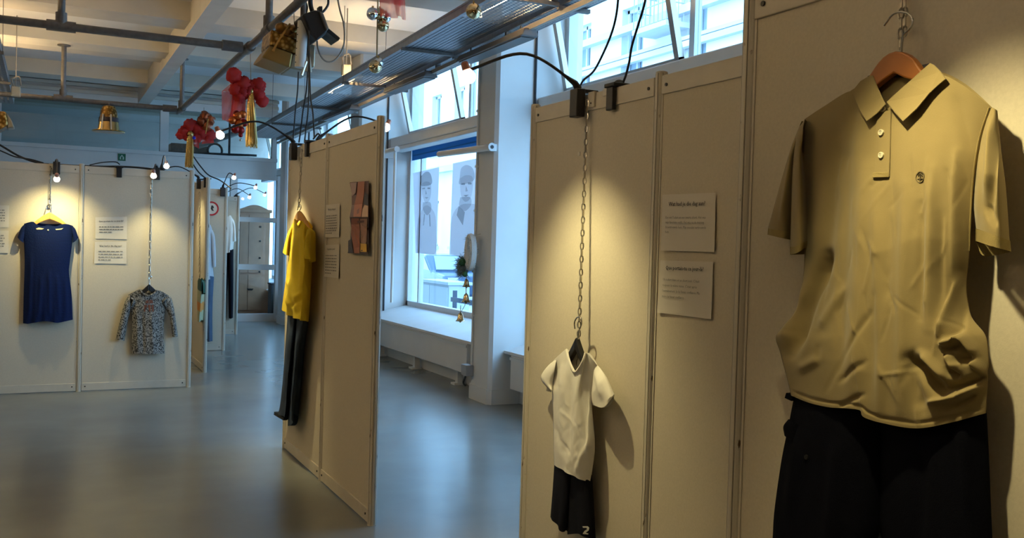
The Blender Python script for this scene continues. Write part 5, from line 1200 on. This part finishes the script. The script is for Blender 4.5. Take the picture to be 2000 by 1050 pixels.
# wreath and bells
y0 = on(915, 500, 'x', 3.44)
wq = lambda px, py: on(px, py, 'x', 3.40)
t = thing('christmas_wreath', 'white tinsel wreath with pine sprigs on the pillar by the portraits', 'wreath', wq(912, 500))
rnd = random.Random(5); mb = MB(); m_tin = mat('silver_tinsel', (.70, .70, .68), .25, metal=.6)
c = wq(919, 492); RY, RZ = .062, .135
for k in range(1100):
    a_ = rnd.uniform(0, 2*PI); q = c+Vector((rnd.uniform(-.02, .02), math.cos(a_)*RY, math.sin(a_)*RZ)); d = Vector((rnd.gauss(0, 1), rnd.gauss(0, 1), rnd.gauss(0, 1))).normalized()*rnd.uniform(.03, .052)
    s_ = d.orthogonal().normalized()*.006; mb.add([q-s_, q+s_, q+d], [(0, 1, 2)])
mb.build('tinsel', m_tin, t, kind='stuff')
MB().tube([c+Vector((0, math.cos(k/24*2*PI)*RY, math.sin(k/24*2*PI)*RZ)) for k in range(25)], .034, 8).build('ring', mat('ring_white', (.66, .66, .64), .5), t, smooth=True)
mb = MB(); c2 = wq(908, 520)
for k in range(700):
    a_ = rnd.uniform(0, 2*PI); rr = rnd.random()**.5; q = c2+Vector((rnd.uniform(-.05, .0), math.cos(a_)*rr*.09, math.sin(a_)*rr*.09)); d = Vector((rnd.gauss(-.5, 1), rnd.gauss(.3, 1), rnd.gauss(-.3, 1))).normalized()*rnd.uniform(.04, .085)
    s_ = d.orthogonal().normalized()*.004; mb.add([q-s_, q+s_, q+d], [(0, 1, 2)])
mb.build('pine_sprig', mat('frosted_pine', (.16, .21, .20), .7), t, kind='stuff')
for (x, yy, r, m) in ((913, 512, .034, mat('green_pompom', (.03, .10, .035), .8)), (918, 535, .024, MATS['green_pompom'])): MB().ball(wq(x, yy)+Vector((-.05, 0, 0)), r, 14, 10, 1, .12).build('pompom', m, t, smooth='all')
MB().tube([c+Vector((0, 0, RZ)), (3.495, c.y, c.z+RZ+.03)], .004, 5).build('hook', m_chrome, t)
def bell(label, px, py, h):
    p = wq(px, py); t = thing('gold_bell', label, 'bell', p, group='gold bells below the wreath')
    pr = [(.52, 0), (.55, .04), (.42, .12), (.32, .35), (.28, .62), (.22, .82), (.1, .92), (.06, 1.0)]
    MB().lathe(p, [(r*h, z*h) for r, z in pr], 16).build('bell', m_bauble, t, smooth=True); MB().ball(p+Vector((0, 0, -.03*h)), h*.12, 8, 6).build('clapper', m_gold, t, smooth='all')
    top = p+Vector((0, 0, h)); MB().tube([top, (top.x, top.y, top.z+.06)], .003, 5).build('cord', m_gold, t)
bell('uppermost gold bell below the wreath', 911, 560, .075); bell('middle gold bell below the wreath', 910, 590, .085); bell('lowest gold bell hanging before the sill', 899, 627, .085)
t = thing('bell_cord', 'thin cord on which the gold bells hang', 'cord', wq(905, 590)); MB().tube([wq(909, 540), wq(910, 570), wq(908, 596), wq(899, 612)], .003, 5).build('cord', m_chrome, t)
# round red sign on the bluish panel, and the green exit sign on the beam
c = F_D.at(413, 407, .008); t = thing('round_red_sign', 'round white sign with a red ring and black mark on the bluish panel', 'sign', c)
MB().lathe(c, [(.088, 0), (.088, .004)], 28, 'y').build('disc', m_paper, t)
R_ = MB(); ring = [(.085, .066)]
V = []
for k in range(32):
    a_ = 2*PI*k/32
    for r in (.088, .068): V.append(c+Vector((math.cos(a_)*r, -.002, math.sin(a_)*r)))
R_.add(V, [(2*k, 2*k+1, (2*k+3) % 64, (2*k+2) % 64) for k in range(32)])
R_.build('ring', mat('sign_red', (.45, .015, .02), .5), t)
MB().prism([c+Vector((x, -.002, z)) for x, z in ((.0, .04), (.02, .035), (.03, .01), (.015, .0), (.03, -.03), (.005, -.025), (-.01, .0))], (0, -.001, 0)).build('black_mark', m_ink, t)
FB = Frame('y', 16.1); c = FB.at(238, 307, .0)
t = thing('exit_sign', 'small green emergency exit sign on the white beam', 'sign', c)
MB().box((c.x-.055, 16.085, c.z-.055), (c.x+.055, 16.099, c.z+.055)).build('plate', mat('sign_green', (.01, .12, .06), .5), t)
MB().prism([Vector((c.x+x, 16.084, c.z+z)) for x, z in ((-.03, -.035), (.03, -.035), (.03, .0), (.0, .04), (-.03, .0))], (0, -.001, 0)).build('white_door_mark', mat('sign_pale', (.5, .6, .55), .5), t)
MB().prism([Vector((c.x+x, 16.0825, c.z+z)) for x, z in ((-.014, -.033), (.012, -.033), (.012, .0), (.0, .02), (-.014, .0))], (0, -.001, 0)).build('figure_mark', MATS['sign_green'], t)
# small fixings stuck on the white shirt panel
for lab, px, py, s_ in (('small white sticker on the white shirt panel', 1129, 300, .018), ('small paper tab on the panel top right of the white shirt lamp', 1184, 180, .03)):
    c = F_RIGHT.at(px, py, 0); t = thing('sticker', lab, 'sticker', c); MB().box((1.8885 if py < 200 else 1.8955, c.y-s_/2, c.z-s_*.45), (1.884 if py < 200 else 1.893, c.y+s_/2, c.z+s_*.45)).build('tab', m_paper, t, bevel=.001)

# ================================================================== BEYOND THE GLASS DOOR
m_dress = mat('brown_dresser_wood', (.50, .26, .14), .5, noise=.2, nscale=5)
Y = 17.4; x0 = on(462, 600, 'y', Y).x; x1 = on(524, 600, 'y', Y).x; zt = on(524, 416, 'y', Y).z
t = thing('wardrobe', 'tall brown wardrobe with a curved top behind the glass door', 'wardrobe', ((x0+x1)/2, Y+.3, 0))
MB().box((x0, Y, .04), (x1, Y+.6, zt)).build('body', m_dress, t)
MB().box((x0-.03, Y-.03, zt), (x1+.03, Y+.62, zt+.06)).build('cornice', m_dress, t, bevel=.01)
pe = [(x0+.02, zt+.06)]+[(x0+.02+(x1-x0-.04)*k/14, zt+.06+.08*math.sin(PI*k/14)**1.4) for k in range(15)]+[(x1-.02, zt+.06)]
MB().prism([(x, Y-.01, z) for x, z in pe], (0, .04, 0)).build('pediment', m_dress, t)
xm = (x0+x1)/2-.1
for a, b in ((x0+.03, xm-.005), (xm+.005, x1-.14)):
    d_ = MB().box((a, Y-.02, .78), (b, Y, zt-.05)).build('door', mat('door_wood', (.52, .28, .155), .5, noise=.15, nscale=6), t)
    MB().box((a, Y-.02, .1), (b, Y, .74)).build('drawer_front', MATS['door_wood'], t)
for z in (1.62, 1.36, 1.05, .8): MB().ball((x1-.18, Y-.03, z), .018, 8, 6).build('knob', m_bolt, t, smooth='all')
hp = on(488, 563, 'y', Y); MB().prism([(hp.x-.06, Y-.022, hp.z), (hp.x+.06, Y-.022, hp.z), (hp.x+.035, Y-.022, hp.z-.035), (hp.x-.035, Y-.022, hp.z-.035)], (0, -.01, 0)).build('pull_handle', m_bolt, t)
t = thing('storage_crate', 'dark crate on the floor right of the wardrobe', 'crate', (3.62, 16.72, 0))
MB().box((3.56, 16.6, 0), (3.665, 16.85, .60)).build('box', mat('dark_box', (.05, .055, .06), .6), t, bevel=.01)
MB().box((3.55, 16.59, .60), (3.675, 16.86, .63)).build('lid', MATS['dark_box'], t, bevel=.005)
t = thing('wicker_basket', 'brown basket beside the dark crate behind the glass door', 'basket', (3.735, 16.72, 0))
MB().lathe((3.735, 16.72, 0), [(.05, 0), (.06, .2), (.058, .42), (.045, .46)], 14).build('basket', mat('basket', (.16, .13, .09), .7), t, smooth=True)
t = thing('ventilation_duct', 'grey duct and pipes seen through the upper glass at the back', 'duct', (2.6, 17.2, 3.0))
MB().box((1.9, 17.0, 2.78), (2.5, 17.5, 3.0)).build('duct', m_steel, t, bevel=.01); MB().tube([(2.3, 16.9, 2.95), (3.1, 17.1, 3.3)], .05, 12).build('pipe', m_steel, t, smooth=True)
MB().tube([(2.85, 16.9, 2.5), (2.85, 16.9, 3.7)], .02, 8).build('pipe', m_darkgap, t); MB().tube([(1.8, 16.8, 2.82), (3.3, 16.8, 2.86)], .02, 8).build('pipe', m_darkgap, t)
MB().tube([(2.6+.12*math.cos(k/14*2*PI), 16.85, 2.9+.12*math.sin(k/14*2*PI)) for k in range(15)], .02, 7).build('cable_coil', m_darkgap, t, smooth=True)
